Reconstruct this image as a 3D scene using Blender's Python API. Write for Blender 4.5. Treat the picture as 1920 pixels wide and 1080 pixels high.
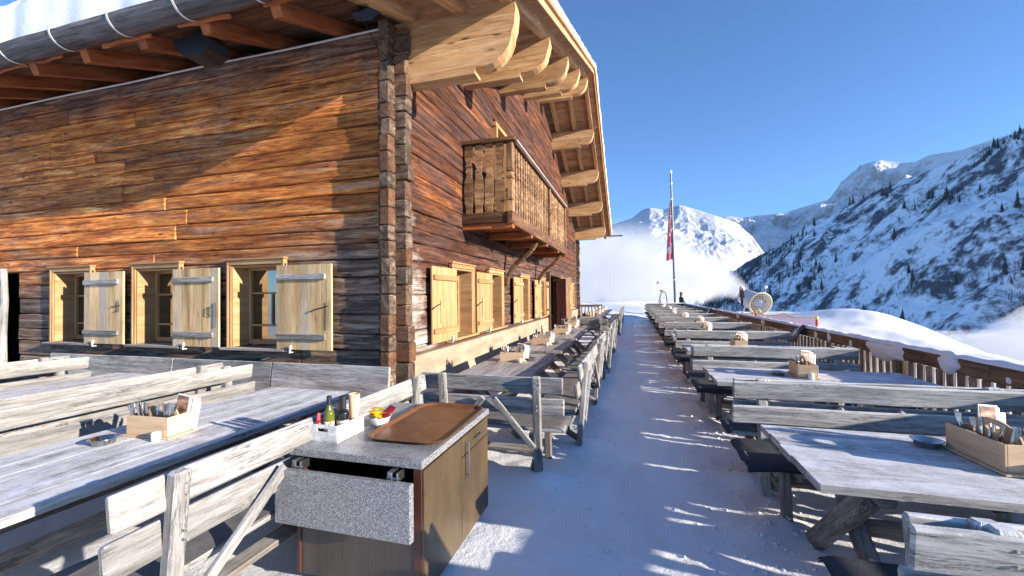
import bpy, math, random
from mathutils import Vector, Matrix, noise
rad = math.radians
sc = bpy.context.scene
for o in list(bpy.data.objects): bpy.data.objects.remove(o)

# ---------------------------------------------------------------- camera
cam_d = bpy.data.cameras.new("camera"); cam = bpy.data.objects.new("camera", cam_d)
sc.collection.objects.link(cam); sc.camera = cam
cam_d.sensor_width = 36.0; cam_d.lens = 36 * 786 / 1920
cam_d.clip_start = 0.05; cam_d.clip_end = 20000
CM = Matrix(((0.961327, 0.015055, 0.274998, 0), (0.275185, -0.012230, -0.961313, 0), (-0.011109, 0.999812, -0.015900, 1.72), (0, 0, 0, 1)))
cam.matrix_world = CM

# ---------------------------------------------------------------- sun, sky, exposure
SUN_AZ = 11.0      # degrees from +X towards -Y
SUN_EL = 14.2
sd = Vector((math.cos(rad(SUN_EL)) * math.cos(rad(SUN_AZ)), -math.cos(rad(SUN_EL)) * math.sin(rad(SUN_AZ)), math.sin(rad(SUN_EL))))
sun_d = bpy.data.lights.new("sun", 'SUN'); sun = bpy.data.objects.new("sun", sun_d); sc.collection.objects.link(sun)
sun_d.energy = 5.0; sun_d.angle = rad(0.5); sun_d.color = (1.0, 0.90, 0.78)
sun.rotation_euler = sd.to_track_quat('Z', 'Y').to_euler(); sun.location = (30, -6, 12)
w = bpy.data.worlds.new("World"); sc.world = w; w.use_nodes = True
wn = w.node_tree; bg = wn.nodes["Background"]
sky = wn.nodes.new("ShaderNodeTexSky"); sky.sky_type = 'NISHITA'; sky.sun_disc = False
sky.sun_elevation = rad(SUN_EL); sky.sun_rotation = rad(90 + SUN_AZ)
sky.altitude = 1800; sky.air_density = 1.0; sky.dust_density = 0.2; sky.ozone_density = 6.0
wn.links.new(sky.outputs[0], bg.inputs[0]); bg.inputs[1].default_value = 0.108
sc.view_settings.view_transform = 'Standard'; sc.view_settings.look = 'None'
sc.view_settings.gamma = 1; sc.view_settings.exposure = 1.27
sc.render.engine = 'CYCLES'
cy = sc.cycles
cy.use_denoising = True
cy.max_bounces = 6; cy.diffuse_bounces = 3; cy.glossy_bounces = 3; cy.transparent_max_bounces = 12; cy.transmission_bounces = 4
cy.volume_bounces = 2; cy.volume_step_rate = 2.0; cy.volume_max_steps = 128
cy.caustics_reflective = False; cy.caustics_refractive = False

# ---------------------------------------------------------------- mesh builder
RN = random.Random(11)
class MB:
    def __init__(s): s.v = []; s.f = []; s.uv = []; s.r = []; s.m = []; s.T = None; s.mi = 0; s.rnd = None
    def _a(s, pts):
        b = len(s.v)
        for p in pts:
            p = Vector(p)
            if s.T is not None: p = s.T @ p
            s.v.append(p)
        return b
    def face(s, idx, uvs, r):
        s.f.append(idx); s.uv.append(uvs); s.r.append(r); s.m.append(s.mi)
    def beam(s, p0, p1, wd, th, up=(0, 0, 1), bev=.006, seg=1, jit=0., r=None, w1=None, t1=None, cut=0.):
        """a board: wd across, th along 'up'; octagonal section, optional wobble and taper"""
        p0 = Vector(p0); p1 = Vector(p1); d = p1 - p0; L = d.length; x = d / L
        up = Vector(up); sdv = up.cross(x)
        if sdv.length < 1e-4: sdv = Vector((0, 1, 0)).cross(x)
        sdv.normalize(); uv_ = x.cross(sdv).normalized()
        r = RN.random() if r is None else r
        w1 = wd if w1 is None else w1; t1 = th if t1 is None else t1
        bev = min(bev, wd * .3, th * .3, L * .3)
        ro = RN.random() * 40; rv = RN.random() * 40
        sl = [0, bev] + [bev + (L - 2 * bev) * i / seg for i in range(1, seg)] + [L - bev, L]
        rings = []
        for k, q in enumerate(sl):
            f = q / L; a = (wd + (w1 - wd) * f) / 2; b = (th + (t1 - th) * f) / 2
            end = k in (0, len(sl) - 1)
            if end: a -= bev; b -= bev; bb = bev * .4
            else: bb = bev
            ja, jb = (RN.uniform(-jit, jit), RN.uniform(-jit, jit)) if jit else (0, 0)
            c = p0 + x * q + sdv * ja + uv_ * jb
            if cut and end: c = c + x * 0
            pr = [(-a, -b + bb), (-a + bb, -b), (a - bb, -b), (a, -b + bb), (a, b - bb), (a - bb, b), (-a + bb, b), (-a, b - bb)]
            pts = []
            for (u, v) in pr:
                j2 = RN.uniform(-jit, jit) * .5 if jit else 0
                pts.append(c + sdv * (u + j2) + uv_ * v)
            rings.append(s._a(pts))
        per = [0, bev, wd, wd + bev, wd + th, wd + th + bev, 2 * wd + th, 2 * wd + th + bev, 2 * wd + 2 * th]
        for k in range(len(sl) - 1):
            a, b = rings[k], rings[k + 1]
            for i in range(8):
                j = (i + 1) % 8
                s.face((a + i, a + j, b + j, b + i), [(sl[k] + ro, per[i] + rv), (sl[k] + ro, per[i + 1] + rv), (sl[k + 1] + ro, per[i + 1] + rv), (sl[k + 1] + ro, per[i] + rv)], r)
        for ring, o in ((rings[0], True), (rings[-1], False)):
            idx = [ring + i for i in range(8)]
            if o: idx = idx[::-1]
            us = [(ro + .04 * (i % 3), rv + .04 * (i // 3)) for i in range(8)]
            s.face(tuple(idx), us, r)
    def box(s, c, size, bev=.005, r=None, seg=1, jit=0):
        c = Vector(c); sx, sy, sz = size
        if sx >= sy and sx >= sz: s.beam(c - Vector((sx / 2, 0, 0)), c + Vector((sx / 2, 0, 0)), sy, sz, (0, 0, 1), bev, seg, jit, r)
        elif sy >= sz: s.beam(c - Vector((0, sy / 2, 0)), c + Vector((0, sy / 2, 0)), sx, sz, (0, 0, 1), bev, seg, jit, r)
        else: s.beam(c - Vector((0, 0, sz / 2)), c + Vector((0, 0, sz / 2)), sy, sx, (1, 0, 0), bev, seg, jit, r)
    def tube(s, pts, rad_, n=8, r=None, cap=True):
        pts = [Vector(p) for p in pts]; r = RN.random() if r is None else r
        rs = rad_ if isinstance(rad_, (list, tuple)) else [rad_] * len(pts)
        ref = None; rings = []; L = 0; ls = []
        for i, p in enumerate(pts):
            t = (pts[min(i + 1, len(pts) - 1)] - pts[max(i - 1, 0)]).normalized()
            if ref is None: ref = Vector((0, 0, 1)) if abs(t.z) < .9 else Vector((1, 0, 0))
            a = ref - t * ref.dot(t); a.normalize(); ref = a; b = t.cross(a)
            rings.append(s._a([p + (a * math.cos(2 * math.pi * k / n) + b * math.sin(2 * math.pi * k / n)) * rs[i] for k in range(n)]))
            if i: L += (p - pts[i - 1]).length
            ls.append(L)
        for i in range(len(pts) - 1):
            for k in range(n):
                j = (k + 1) % n
                s.face((rings[i] + k, rings[i] + j, rings[i + 1] + j, rings[i + 1] + k), [(ls[i], k * .02), (ls[i], k * .02 + .02), (ls[i + 1], k * .02 + .02), (ls[i + 1], k * .02)], r)
        if cap:
            s.face(tuple(rings[0] + k for k in range(n))[::-1], [(0, 0)] * n, r); s.face(tuple(rings[-1] + k for k in range(n)), [(0, 0)] * n, r)
    def lathe(s, prof, c=(0, 0, 0), n=16, r=None):
        c = Vector(c); r = RN.random() if r is None else r; rings = []
        for (rr, z) in prof: rings.append(s._a([c + Vector((rr * math.cos(2 * math.pi * k / n), rr * math.sin(2 * math.pi * k / n), z)) for k in range(n)]))
        for i in range(len(prof) - 1):
            for k in range(n):
                j = (k + 1) % n
                s.face((rings[i] + k, rings[i] + j, rings[i + 1] + j, rings[i + 1] + k), [(k / n, prof[i][1]), ((k + 1) / n, prof[i][1]), ((k + 1) / n, prof[i + 1][1]), (k / n, prof[i + 1][1])], r)
        s.face(tuple(rings[0] + k for k in range(n))[::-1], [(0, 0)] * n, r); s.face(tuple(rings[-1] + k for k in range(n)), [(0, 0)] * n, r)
    def prism(s, poly, o, ax, ay, an, th, r=None):
        """polygon in plane (o, ax, ay) thickened by th along an (centred)"""
        o = Vector(o); ax = Vector(ax); ay = Vector(ay); an = Vector(an); r = RN.random() if r is None else r
        n = len(poly); a = s._a([o + ax * x + ay * y - an * th / 2 for x, y in poly]); b = s._a([o + ax * x + ay * y + an * th / 2 for x, y in poly])
        ro = RN.random() * 30; uu = [(x + ro, y + ro) for x, y in poly]
        s.face(tuple(a + i for i in range(n))[::-1], uu[::-1], r); s.face(tuple(b + i for i in range(n)), uu, r)
        for i in range(n):
            j = (i + 1) % n
            s.face((a + i, a + j, b + j, b + i), [uu[i], uu[j], (uu[j][0], uu[j][1] + th), (uu[i][0], uu[i][1] + th)], r)
    def grid(s, fn, nu, nv, uvs=1., r=0.5, closeu=False):
        b = s._a([fn(i / nu, j / nv) for j in range(nv + 1) for i in range(nu + 1)])
        for j in range(nv):
            for i in range(nu):
                q = b + j * (nu + 1) + i
                s.face((q, q + 1, q + nu + 2, q + nu + 1), [(i / nu * uvs, j / nv * uvs), ((i + 1) / nu * uvs, j / nv * uvs), ((i + 1) / nu * uvs, (j + 1) / nv * uvs), (i / nu * uvs, (j + 1) / nv * uvs)], r)
    def build(s, name, mats, parent=None, smooth=False):
        me = bpy.data.meshes.new(name)
        off = Vector(parent['_o']) if parent is not None and '_o' in parent else Vector((0, 0, 0))
        me.from_pydata([tuple(p - off) for p in s.v], [], s.f); me.update()
        ul = me.uv_layers.new(name="UVMap"); i = 0
        flat = [c for f in s.uv for q in f for c in q]
        ul.data.foreach_set("uv", flat)
        at = me.attributes.new("rnd", 'FLOAT', 'FACE'); at.data.foreach_set("value", s.r)
        if not isinstance(mats, (list, tuple)): mats = [mats]
        for m in mats: me.materials.append(m)
        if len(mats) > 1: me.polygons.foreach_set("material_index", s.m)
        if smooth: me.polygons.foreach_set("use_smooth", [True] * len(s.f))
        o = bpy.data.objects.new(name, me); sc.collection.objects.link(o)
        if parent is not None:
            o.parent = parent
            if '_o' in parent: o['_o'] = tuple(off)
        return o

def tag(o, label, cat, group=None, kind=None):
    if label: o['label'] = label
    if cat: o['category'] = cat
    if group: o['group'] = group
    if kind: o['kind'] = kind
    return o
def thing(name, label, cat, loc=(0, 0, 0), rz=0, group=None, world=False):
    o = bpy.data.objects.new(name, None); sc.collection.objects.link(o); o.location = loc; o.rotation_euler = (0, 0, rz)
    o.empty_display_size = .1
    if world: o['_o'] = tuple(loc)
    return tag(o, label, cat, group)
KIDS = {}
def dup(src, loc, rz=0, label=None, group=None, name=None, scale=None):
    kids = KIDS.get(src.name)
    if kids is None: kids = KIDS[src.name] = [(c, list(c.children)) for c in src.children]
    r = src.copy(); sc.collection.objects.link(r); r.location = loc; r.rotation_euler = (0, 0, rz)
    if scale: r.scale = scale
    if label: r['label'] = label
    if group: r['group'] = group
    for c, gs in kids:
        k = c.copy(); sc.collection.objects.link(k); k.parent = r
        for g in gs:
            h = g.copy(); sc.collection.objects.link(h); h.parent = k
    return r

# ---------------------------------------------------------------- materials
class NT:
    def __init__(s, name):
        s.m = bpy.data.materials.new(name); s.m.use_nodes = True; s.t = s.m.node_tree; s.b = s.t.nodes["Principled BSDF"]
    def n(s, typ, **kw):
        nd = s.t.nodes.new(typ)
        for k, v in kw.items(): setattr(nd, k, v)
        return nd
    def l(s, a, b): s.t.links.new(a, b)
    def uv(s): return s.n("ShaderNodeUVMap", uv_map="UVMap").outputs[0]
    def pos(s): return s.n("ShaderNodeNewGeometry").outputs["Position"]
    def obj(s): return s.n("ShaderNodeTexCoord").outputs["Object"]
    def mp(s, v, sc_, loc=(0, 0, 0), rot=(0, 0, 0)):
        m = s.n("ShaderNodeMapping"); s.l(v, m.inputs[0]); m.inputs["Scale"].default_value = sc_; m.inputs["Location"].default_value = loc; m.inputs["Rotation"].default_value = rot; return m.outputs[0]
    def noise(s, v, scale=1, detail=4, rough=.55, dist=0):
        m = s.n("ShaderNodeTexNoise"); s.l(v, m.inputs["Vector"]); m.inputs["Scale"].default_value = scale; m.inputs["Detail"].default_value = detail; m.inputs["Roughness"].default_value = rough; m.inputs["Distortion"].default_value = dist; return m.outputs[0]
    def vor(s, v, scale=1, feat='F1', rnd=1):
        m = s.n("ShaderNodeTexVoronoi", feature=feat); s.l(v, m.inputs["Vector"]); m.inputs["Scale"].default_value = scale; m.inputs["Randomness"].default_value = rnd; return m
    def ramp(s, f, st, interp='LINEAR'):
        r = s.n("ShaderNodeValToRGB"); s.l(f, r.inputs[0]); e = r.color_ramp; e.interpolation = interp
        while len(e.elements) < len(st): e.elements.new(.5)
        for i, (p, c) in enumerate(st):
            e.elements[i].position = p
            if not hasattr(c, '__len__'): c = (c, c, c)
            e.elements[i].color = tuple(c)[:3] + (1,)
        return r.outputs[0]
    def mix(s, f, a, b, mode='MIX'):
        m = s.n("ShaderNodeMix", data_type='RGBA', blend_type=mode)
        for ix, val in ((0, f), (6, a), (7, b)):
            sock = m.inputs[ix]
            if hasattr(val, 'links'): s.l(val, sock)
            elif hasattr(val, '__len__'): sock.default_value = tuple(val)[:3] + (1,)
            elif ix == 0: sock.default_value = val
            else: sock.default_value = (val, val, val, 1)
        return m.outputs[2]
    def math(s, op, a, b=0., c=None, clamp=False):
        m = s.n("ShaderNodeMath", operation=op, use_clamp=clamp)
        for sock, val in zip(m.inputs, (a, b, c)):
            if val is None: continue
            if hasattr(val, 'links'): s.l(val, sock)
            else: sock.default_value = val
        return m.outputs[0]
    def xyz(s, v):
        m = s.n("ShaderNodeSeparateXYZ"); s.l(v, m.inputs[0]); return m.outputs
    def mr(s, v, a, b, c=0., d=1.):
        m = s.n("ShaderNodeMapRange"); s.l(v, m.inputs[0])
        for i, q in enumerate((a, b, c, d)): m.inputs[i + 1].default_value = q
        return m.outputs[0]
    def bump(s, h, st=.3, d=.01, prev=None):
        b = s.n("ShaderNodeBump"); s.l(h, b.inputs["Height"]); b.inputs["Strength"].default_value = st; b.inputs["Distance"].default_value = d
        if prev is not None: s.l(prev, b.inputs["Normal"])
        return b.outputs[0]
    def rnd(s): return s.n("ShaderNodeAttribute", attribute_name="rnd").outputs["Fac"]
    def out(s, col=None, rough=None, nrm=None, **kw):
        if col is not None:
            if hasattr(col, 'links'): s.l(col, s.b.inputs["Base Color"])
            else: s.b.inputs["Base Color"].default_value = tuple(col)[:3] + (1,)
        if rough is not None:
            if hasattr(rough, 'links'): s.l(rough, s.b.inputs["Roughness"])
            else: s.b.inputs["Roughness"].default_value = rough
        if nrm is not None: s.l(nrm, s.b.inputs["Normal"])
        for k, v in kw.items(): s.b.inputs[k.replace('_', ' ')].default_value = v
        return s.m

def wood(name, cols, su=1.3, sv=13, var=.3, rough=.75, knot=.5, frost=0., bump=.35, fine=70, crack=.35, weather=None, streak=None, patch=0.25):
    N = NT(name); uv = N.uv(); r = N.rnd()
    g = N.noise(N.mp(uv, (su, sv, 1)), 1, 6, .62, .5)
    k = len(cols); col = N.ramp(g, [(.28 + .44 * i / (k - 1), c) for i, c in enumerate(cols)])
    big = N.noise(N.mp(uv, (su * .7, 2.2, 1), (3, 7, 0)), 1, 3, .6)
    col = N.mix(1, col, N.ramp(big, [(.3, 1 - patch), (.7, 1 + patch)]), 'MULTIPLY')
    col = N.mix(1, col, N.ramp(r, [(0, 1 - var), (1, 1 + var * .8)]), 'MULTIPLY')
    if streak:  # another hue on some boards
        col = N.mix(N.math('MULTIPLY', N.ramp(N.math('FRACT', N.math('MULTIPLY', r, 7.31)), [(.45, 0), (.75, 1)]), N.ramp(big, [(.35, 0.2), (.6, 1)])), col, streak)
    if weather: col = weather(N, col, g, big, r)
    fn = N.noise(N.mp(uv, (su * 3.5, fine, 1), (9, 2, 0)), 1, 4, .7)
    crk = N.ramp(fn, [(.32, 1 - crack), (.52, 1), (.70, 1 + crack * .3)])
    col = N.mix(1, col, crk, 'MULTIPLY')
    c2 = N.noise(N.mp(uv, (su * .9, fine * .30, 1), (31, 12, 0)), 1, 5, .65, .6)
    ln = N.ramp(N.math('ABSOLUTE', N.math('SUBTRACT', c2, .5)), [(.0, 1 - min(.85, crack * 1.6)), (.022, 1)])
    ln = N.mix(N.ramp(N.noise(N.mp(uv, (1.4, 3, 1), (5, 5, 0)), 1, 2), [(.42, 0), (.58, 1)]), (1, 1, 1), ln)
    col = N.mix(1, col, ln, 'MULTIPLY')
    h = N.math('ADD', N.math('ADD', N.math('MULTIPLY', fn, .6), g), N.math('MULTIPLY', N.xyz(ln)[0], .5))
    if knot:
        vv = N.vor(N.mp(uv, (1.7, 5.5, 1)), 1)
        kd = N.ramp(vv.outputs["Distance"], [(.05, 1 - knot), (.13, 1)])
        col = N.mix(1, col, kd, 'MULTIPLY')
    if frost:
        nz = N.xyz(N.n("ShaderNodeNewGeometry").outputs["Normal"])[2]
        ff = N.noise(N.pos(), 9, 5, .75); f2 = N.noise(N.pos(), 120, 2, .8); f1 = N.noise(N.mp(uv, (su * .8, 7, 1), (1, 3, 0)), 1, 5, .7)
        m = N.math('MULTIPLY', N.mr(nz, .55, .85), N.ramp(N.math('ADD', N.math('MULTIPLY', N.math('ADD', ff, f1), .5), N.math('MULTIPLY', N.math('SUBTRACT', f2, .5), .25)), [(.36, 0), (.60, 1)]))
        col = N.mix(N.math('MULTIPLY', m, frost), col, (.80, .82, .86))
        sp = N.math('MULTIPLY', N.ramp(f2, [(.60, 0), (.68, 1)]), .28 * frost)
        col = N.mix(sp, col, (.78, .8, .84))
    return N.out(col, rough, N.bump(h, bump, .008), Specular_IOR_Level=.3)

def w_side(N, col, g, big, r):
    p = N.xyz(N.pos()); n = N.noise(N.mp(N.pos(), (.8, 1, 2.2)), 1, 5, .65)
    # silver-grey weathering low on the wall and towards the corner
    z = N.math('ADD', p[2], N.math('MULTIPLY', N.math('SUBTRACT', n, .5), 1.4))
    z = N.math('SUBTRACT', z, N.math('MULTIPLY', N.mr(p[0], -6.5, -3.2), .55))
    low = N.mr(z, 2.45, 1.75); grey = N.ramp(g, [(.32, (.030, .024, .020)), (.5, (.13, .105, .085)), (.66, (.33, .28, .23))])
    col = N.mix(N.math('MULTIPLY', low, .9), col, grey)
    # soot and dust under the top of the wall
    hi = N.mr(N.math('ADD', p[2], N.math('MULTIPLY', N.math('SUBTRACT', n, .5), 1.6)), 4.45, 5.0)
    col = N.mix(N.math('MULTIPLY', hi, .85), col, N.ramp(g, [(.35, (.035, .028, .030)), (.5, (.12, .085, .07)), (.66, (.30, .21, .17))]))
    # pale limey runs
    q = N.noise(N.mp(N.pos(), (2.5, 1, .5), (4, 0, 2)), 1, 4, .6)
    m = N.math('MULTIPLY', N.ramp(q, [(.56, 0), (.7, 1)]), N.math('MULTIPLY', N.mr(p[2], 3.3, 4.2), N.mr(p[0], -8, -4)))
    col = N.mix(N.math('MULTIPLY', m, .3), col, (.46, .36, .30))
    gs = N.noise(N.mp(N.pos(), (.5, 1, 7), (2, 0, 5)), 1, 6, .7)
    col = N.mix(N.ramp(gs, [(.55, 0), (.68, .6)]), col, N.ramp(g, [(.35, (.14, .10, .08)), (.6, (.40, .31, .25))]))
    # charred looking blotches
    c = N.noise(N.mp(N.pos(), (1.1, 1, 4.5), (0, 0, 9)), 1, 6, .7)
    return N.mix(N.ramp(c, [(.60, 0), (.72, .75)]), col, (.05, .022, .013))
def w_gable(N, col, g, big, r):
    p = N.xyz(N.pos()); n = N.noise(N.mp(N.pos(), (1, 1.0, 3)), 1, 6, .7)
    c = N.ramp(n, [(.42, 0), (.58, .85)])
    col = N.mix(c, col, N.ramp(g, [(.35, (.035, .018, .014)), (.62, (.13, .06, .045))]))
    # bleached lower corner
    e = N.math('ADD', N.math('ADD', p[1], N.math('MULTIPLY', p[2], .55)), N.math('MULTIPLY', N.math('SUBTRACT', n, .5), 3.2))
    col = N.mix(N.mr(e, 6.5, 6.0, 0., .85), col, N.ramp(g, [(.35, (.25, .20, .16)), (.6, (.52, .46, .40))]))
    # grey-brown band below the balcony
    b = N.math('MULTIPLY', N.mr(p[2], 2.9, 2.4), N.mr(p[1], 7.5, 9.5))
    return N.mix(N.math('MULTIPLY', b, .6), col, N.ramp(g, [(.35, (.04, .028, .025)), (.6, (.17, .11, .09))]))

M = {}
M['side'] = wood('hewn_log_side', [(.07, .018, .005), (.44, .120, .022), (.72, .26, .060), (.85, .47, .18)], su=1.1, sv=13, var=.42, weather=w_side, crack=.6, knot=.8, bump=.8, fine=42, patch=.4)  # colour lightened above the gable logs to make up for weak grazing sun
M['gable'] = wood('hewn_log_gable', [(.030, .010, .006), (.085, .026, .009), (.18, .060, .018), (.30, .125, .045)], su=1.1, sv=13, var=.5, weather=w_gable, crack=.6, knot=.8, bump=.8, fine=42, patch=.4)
M['corner'] = wood('corner_log', [(.025, .016, .012), (.09, .055, .036), (.20, .14, .10), (.34, .25, .18)], su=6, sv=11, var=.3, crack=.7, knot=.3, bump=.9, streak=(.15, .065, .03))
M['new'] = wood('planed_spruce', [(.32, .165, .065), (.46, .26, .115), (.54, .35, .18)], sv=11, var=.14, crack=.14, knot=.45, bump=.12, patch=.12)
M['shutter'] = wood('shutter_spruce', [(.29, .15, .055), (.42, .25, .11), (.50, .33, .17)], su=1, sv=9, var=.12, crack=.12, knot=.3, bump=.12, patch=.22)
M['shutter_w'] = wood('weathered_shutter_spruce', [(.46, .25, .095), (.68, .46, .22), (.76, .60, .38)], su=.9, sv=8, var=.22, crack=.3, knot=.4, bump=.2, patch=.3, streak=(.50, .42, .33))
M['purlin'] = wood('purlin_timber', [(.44, .22, .085), (.60, .35, .165), (.72, .49, .27)], su=.9, sv=8, var=.14, crack=.3, knot=.75, bump=.3, patch=.22, fine=34)
M['rafter'] = wood('rafter_timber', [(.22, .055, .018), (.40, .12, .04), (.52, .21, .08)], sv=8, var=.2, crack=.25, knot=.5, bump=.2)
M['soffit'] = wood('soffit_board', [(.36, .19, .09), (.48, .28, .14), (.56, .35, .19)], sv=8, var=.2, crack=.15, knot=.4, bump=.15)
M['grey'] = wood('weathered_bench_wood', [(.13, .12, .11), (.28, .265, .25), (.43, .415, .395)], su=1.6, sv=15, var=.28, crack=.5, knot=.35, frost=.55, bump=.6, fine=55)
M['greyf'] = wood('frosted_bench_wood', [(.22, .205, .19), (.42, .40, .37), (.58, .56, .53)], su=1.6, sv=15, var=.26, crack=.45, knot=.3, frost=.95, bump=.6, fine=55)
M['greyl'] = wood('sun_offset_bench_wood', [(.15, .14, .13), (.28, .268, .252), (.39, .378, .36)], su=1.6, sv=15, var=.14, crack=.42, knot=.4, frost=.5, bump=.6, fine=50)  # colour set darker than the right-row benches to offset direct sun
M['tgrey'] = wood('table_wood', [(.20, .165, .14), (.34, .29, .26), (.46, .41, .375)], su=1.3, sv=13, var=.26, crack=.55, knot=.4, frost=.25, bump=.5, fine=55)
M['leg'] = wood('leg_wood', [(.10, .085, .07), (.20, .17, .145), (.32, .28, .25)], su=2, sv=14, var=.2, crack=.5, knot=.4, frost=.3, bump=.6)
M['rail'] = wood('fence_rail_wood', [(.10, .060, .035), (.22, .135, .08), (.34, .235, .15)], su=1.2, sv=12, var=.2, crack=.5, knot=.5, frost=.25, bump=.6)
M['bal'] = wood('fence_baluster_wood', [(.17, .13, .10), (.34, .28, .23), (.48, .42, .36)], su=2, sv=14, var=.4, crack=.5, knot=.3, frost=.2, bump=.5)
M['balc'] = wood('balcony_wood', [(.10, .045, .02), (.30, .16, .075), (.52, .36, .20)], su=2, sv=12, var=.4, crack=.5, knot=.4, bump=.5)
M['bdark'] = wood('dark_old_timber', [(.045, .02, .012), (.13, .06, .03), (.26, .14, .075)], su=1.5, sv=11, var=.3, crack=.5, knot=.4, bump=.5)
M['gutter'] = wood('grey_gutter_wood', [(.055, .05, .05), (.13, .12, .125), (.24, .215, .21)], su=.8, sv=14, var=.05, crack=.5, knot=.2, bump=.7)
M['door'] = wood('dark_red_door', [(.02, .006, .004), (.06, .011, .007), (.11, .022, .012)], sv=9, var=.2, bump=.3)
M['caddyw'] = wood('caddy_birch', [(.55, .37, .22), (.66, .47, .29), (.72, .54, .35)], su=3, sv=30, var=.05, crack=.06, knot=0, bump=.05, patch=.06)
M['base'] = (lambda N: N.out(N.ramp(N.noise(N.mp(N.pos(), (1, .5, 2)), 2.5, 6, .65), [(.3, (.27, .185, .12)), (.5, (.36, .265, .18)), (.7, (.44, .345, .25))]), .85, N.bump(N.noise(N.pos(), 14, 6, .7), .4, .01)))(NT('sandstone_coloured_plaster'))
def plain(name, col, rough=.5, metal=0., nb=0, ns=30, **kw):
    N = NT(name); nrm = N.bump(N.noise(N.obj(), ns, 4, .6), nb, .004) if nb else None
    return N.out(col, rough, nrm, Metallic=metal, **kw)
M['steel'] = plain('brushed_steel', (.55, .55, .56), .22, 1.)
M['steeld'] = plain('dull_steel', (.35, .35, .36), .35, 1.)
M['iron'] = plain('black_iron', (.03, .03, .032), .55, .3)
M['black'] = plain('black_plastic', (.015, .016, .02), .35)
M['white'] = plain('white_ceramic', (.82, .82, .80), .25)
M['paper'] = plain('white_card', (.85, .85, .84), .6)
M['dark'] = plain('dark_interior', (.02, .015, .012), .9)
M['galv'] = plain('galvanised_strap', (.72, .70, .66), .4, .2)
def m_pad(name, c1, c2):
    N = NT(name); n = N.noise(N.pos(), 6, 5, .7); f = N.noise(N.pos(), 180, 2, .7)
    return N.out(N.mix(N.ramp(f, [(.62, 0), (.72, .25)]), N.ramp(n, [(.35, c1), (.65, c2)]), (.5, .53, .6)), .9, N.bump(f, .5, .003))
M['pad'] = m_pad('dark_felt_pad', (.018, .02, .028), (.045, .047, .06))
M['padg'] = m_pad('grey_felt_pad', (.11, .105, .10), (.20, .19, .18))
def m_glass():
    N = NT('window_glass'); g = N.n("ShaderNodeBsdfGlossy"); g.inputs[1 if 'Roughness' not in g.inputs else 'Roughness'].default_value = .01
    t = N.n("ShaderNodeBsdfTransparent"); t.inputs[0].default_value = (.55, .58, .6, 1)
    f = N.n("ShaderNodeFresnel"); f.inputs[0].default_value = 1.9
    mx = N.n("ShaderNodeMixShader"); N.l(N.math('MULTIPLY_ADD', f.outputs[0], 1.0, .30, True), mx.inputs[0]); N.l(t.outputs[0], mx.inputs[1]); N.l(g.outputs[0], mx.inputs[2])
    N.l(mx.outputs[0], N.t.nodes["Material Output"].inputs[0]); return N.m
M['glass'] = m_glass()
def m_granite():
    N = NT('grey_granite'); a = N.noise(N.obj(), 260, 2, .9); b = N.vor(N.obj(), 330).outputs["Color"]
    h = N.math('ADD', N.math('MULTIPLY', a, .6), N.math('MULTIPLY', N.xyz(b)[0], .4))
    big = N.noise(N.obj(), 5, 5, .7); nz = N.xyz(N.n("ShaderNodeNewGeometry").outputs["Normal"])[2]
    col = N.ramp(h, [(.25, (.025, .025, .027)), (.42, (.11, .11, .115)), (.55, (.22, .22, .225)), (.70, (.50, .50, .51))])
    col = N.mix(N.math('MULTIPLY', N.ramp(big, [(.48, 0), (.68, .35)]), N.mr(nz, .6, .9)), col, (.62, .64, .68))
    return N.out(col, .38, N.bump(big, .05, .01))
M['granite'] = m_granite()
def m_cab():
    N = NT('bronze_laminate'); n = N.noise(N.mp(N.pos(), (2, 2, 1.2)), 1.5, 5, .65); b = N.vor(N.mp(N.pos(), (1, 7, 5)), 1).outputs["Distance"]
    col = N.ramp(n, [(.3, (.065, .042, .017)), (.55, (.108, .072, .031)), (.75, (.15, .105, .05))])
    col = N.mix(N.ramp(b, [(.08, .6), (.16, 0)]), col, (.06, .035, .018))
    s = N.noise(N.mp(N.pos(), (30, 30, 1.5)), 1, 3, .6)
    return N.out(N.mix(.25, col, N.ramp(s, [(.3, .05), (.7, .3)]), 'OVERLAY'), N.ramp(n, [(.3, .45), (.7, .30)]), N.bump(s, .06, .003), Specular_IOR_Level=.6)
M['cab'] = m_cab()
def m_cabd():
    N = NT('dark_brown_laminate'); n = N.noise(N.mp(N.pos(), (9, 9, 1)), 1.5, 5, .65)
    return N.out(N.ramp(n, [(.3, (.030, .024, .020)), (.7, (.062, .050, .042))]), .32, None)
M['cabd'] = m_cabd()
def m_tray():
    N = NT('brown_tray'); n = N.noise(N.obj(), 7, 6, .75); f = N.noise(N.obj(), 60, 3, .7); q = N.vor(N.obj(), 26).outputs["Distance"]
    col = N.ramp(n, [(.3, (.105, .042, .018)), (.55, (.17, .072, .031)), (.75, (.24, .12, .065))])
    col = N.mix(N.math('MULTIPLY', N.ramp(f, [(.60, 0), (.66, .7)]), N.ramp(q, [(.1, 1), (.3, 0)])), col, (.75, .72, .70))
    return N.out(col, .38, N.bump(n, .08, .01))
M['tray'] = m_tray()
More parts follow.
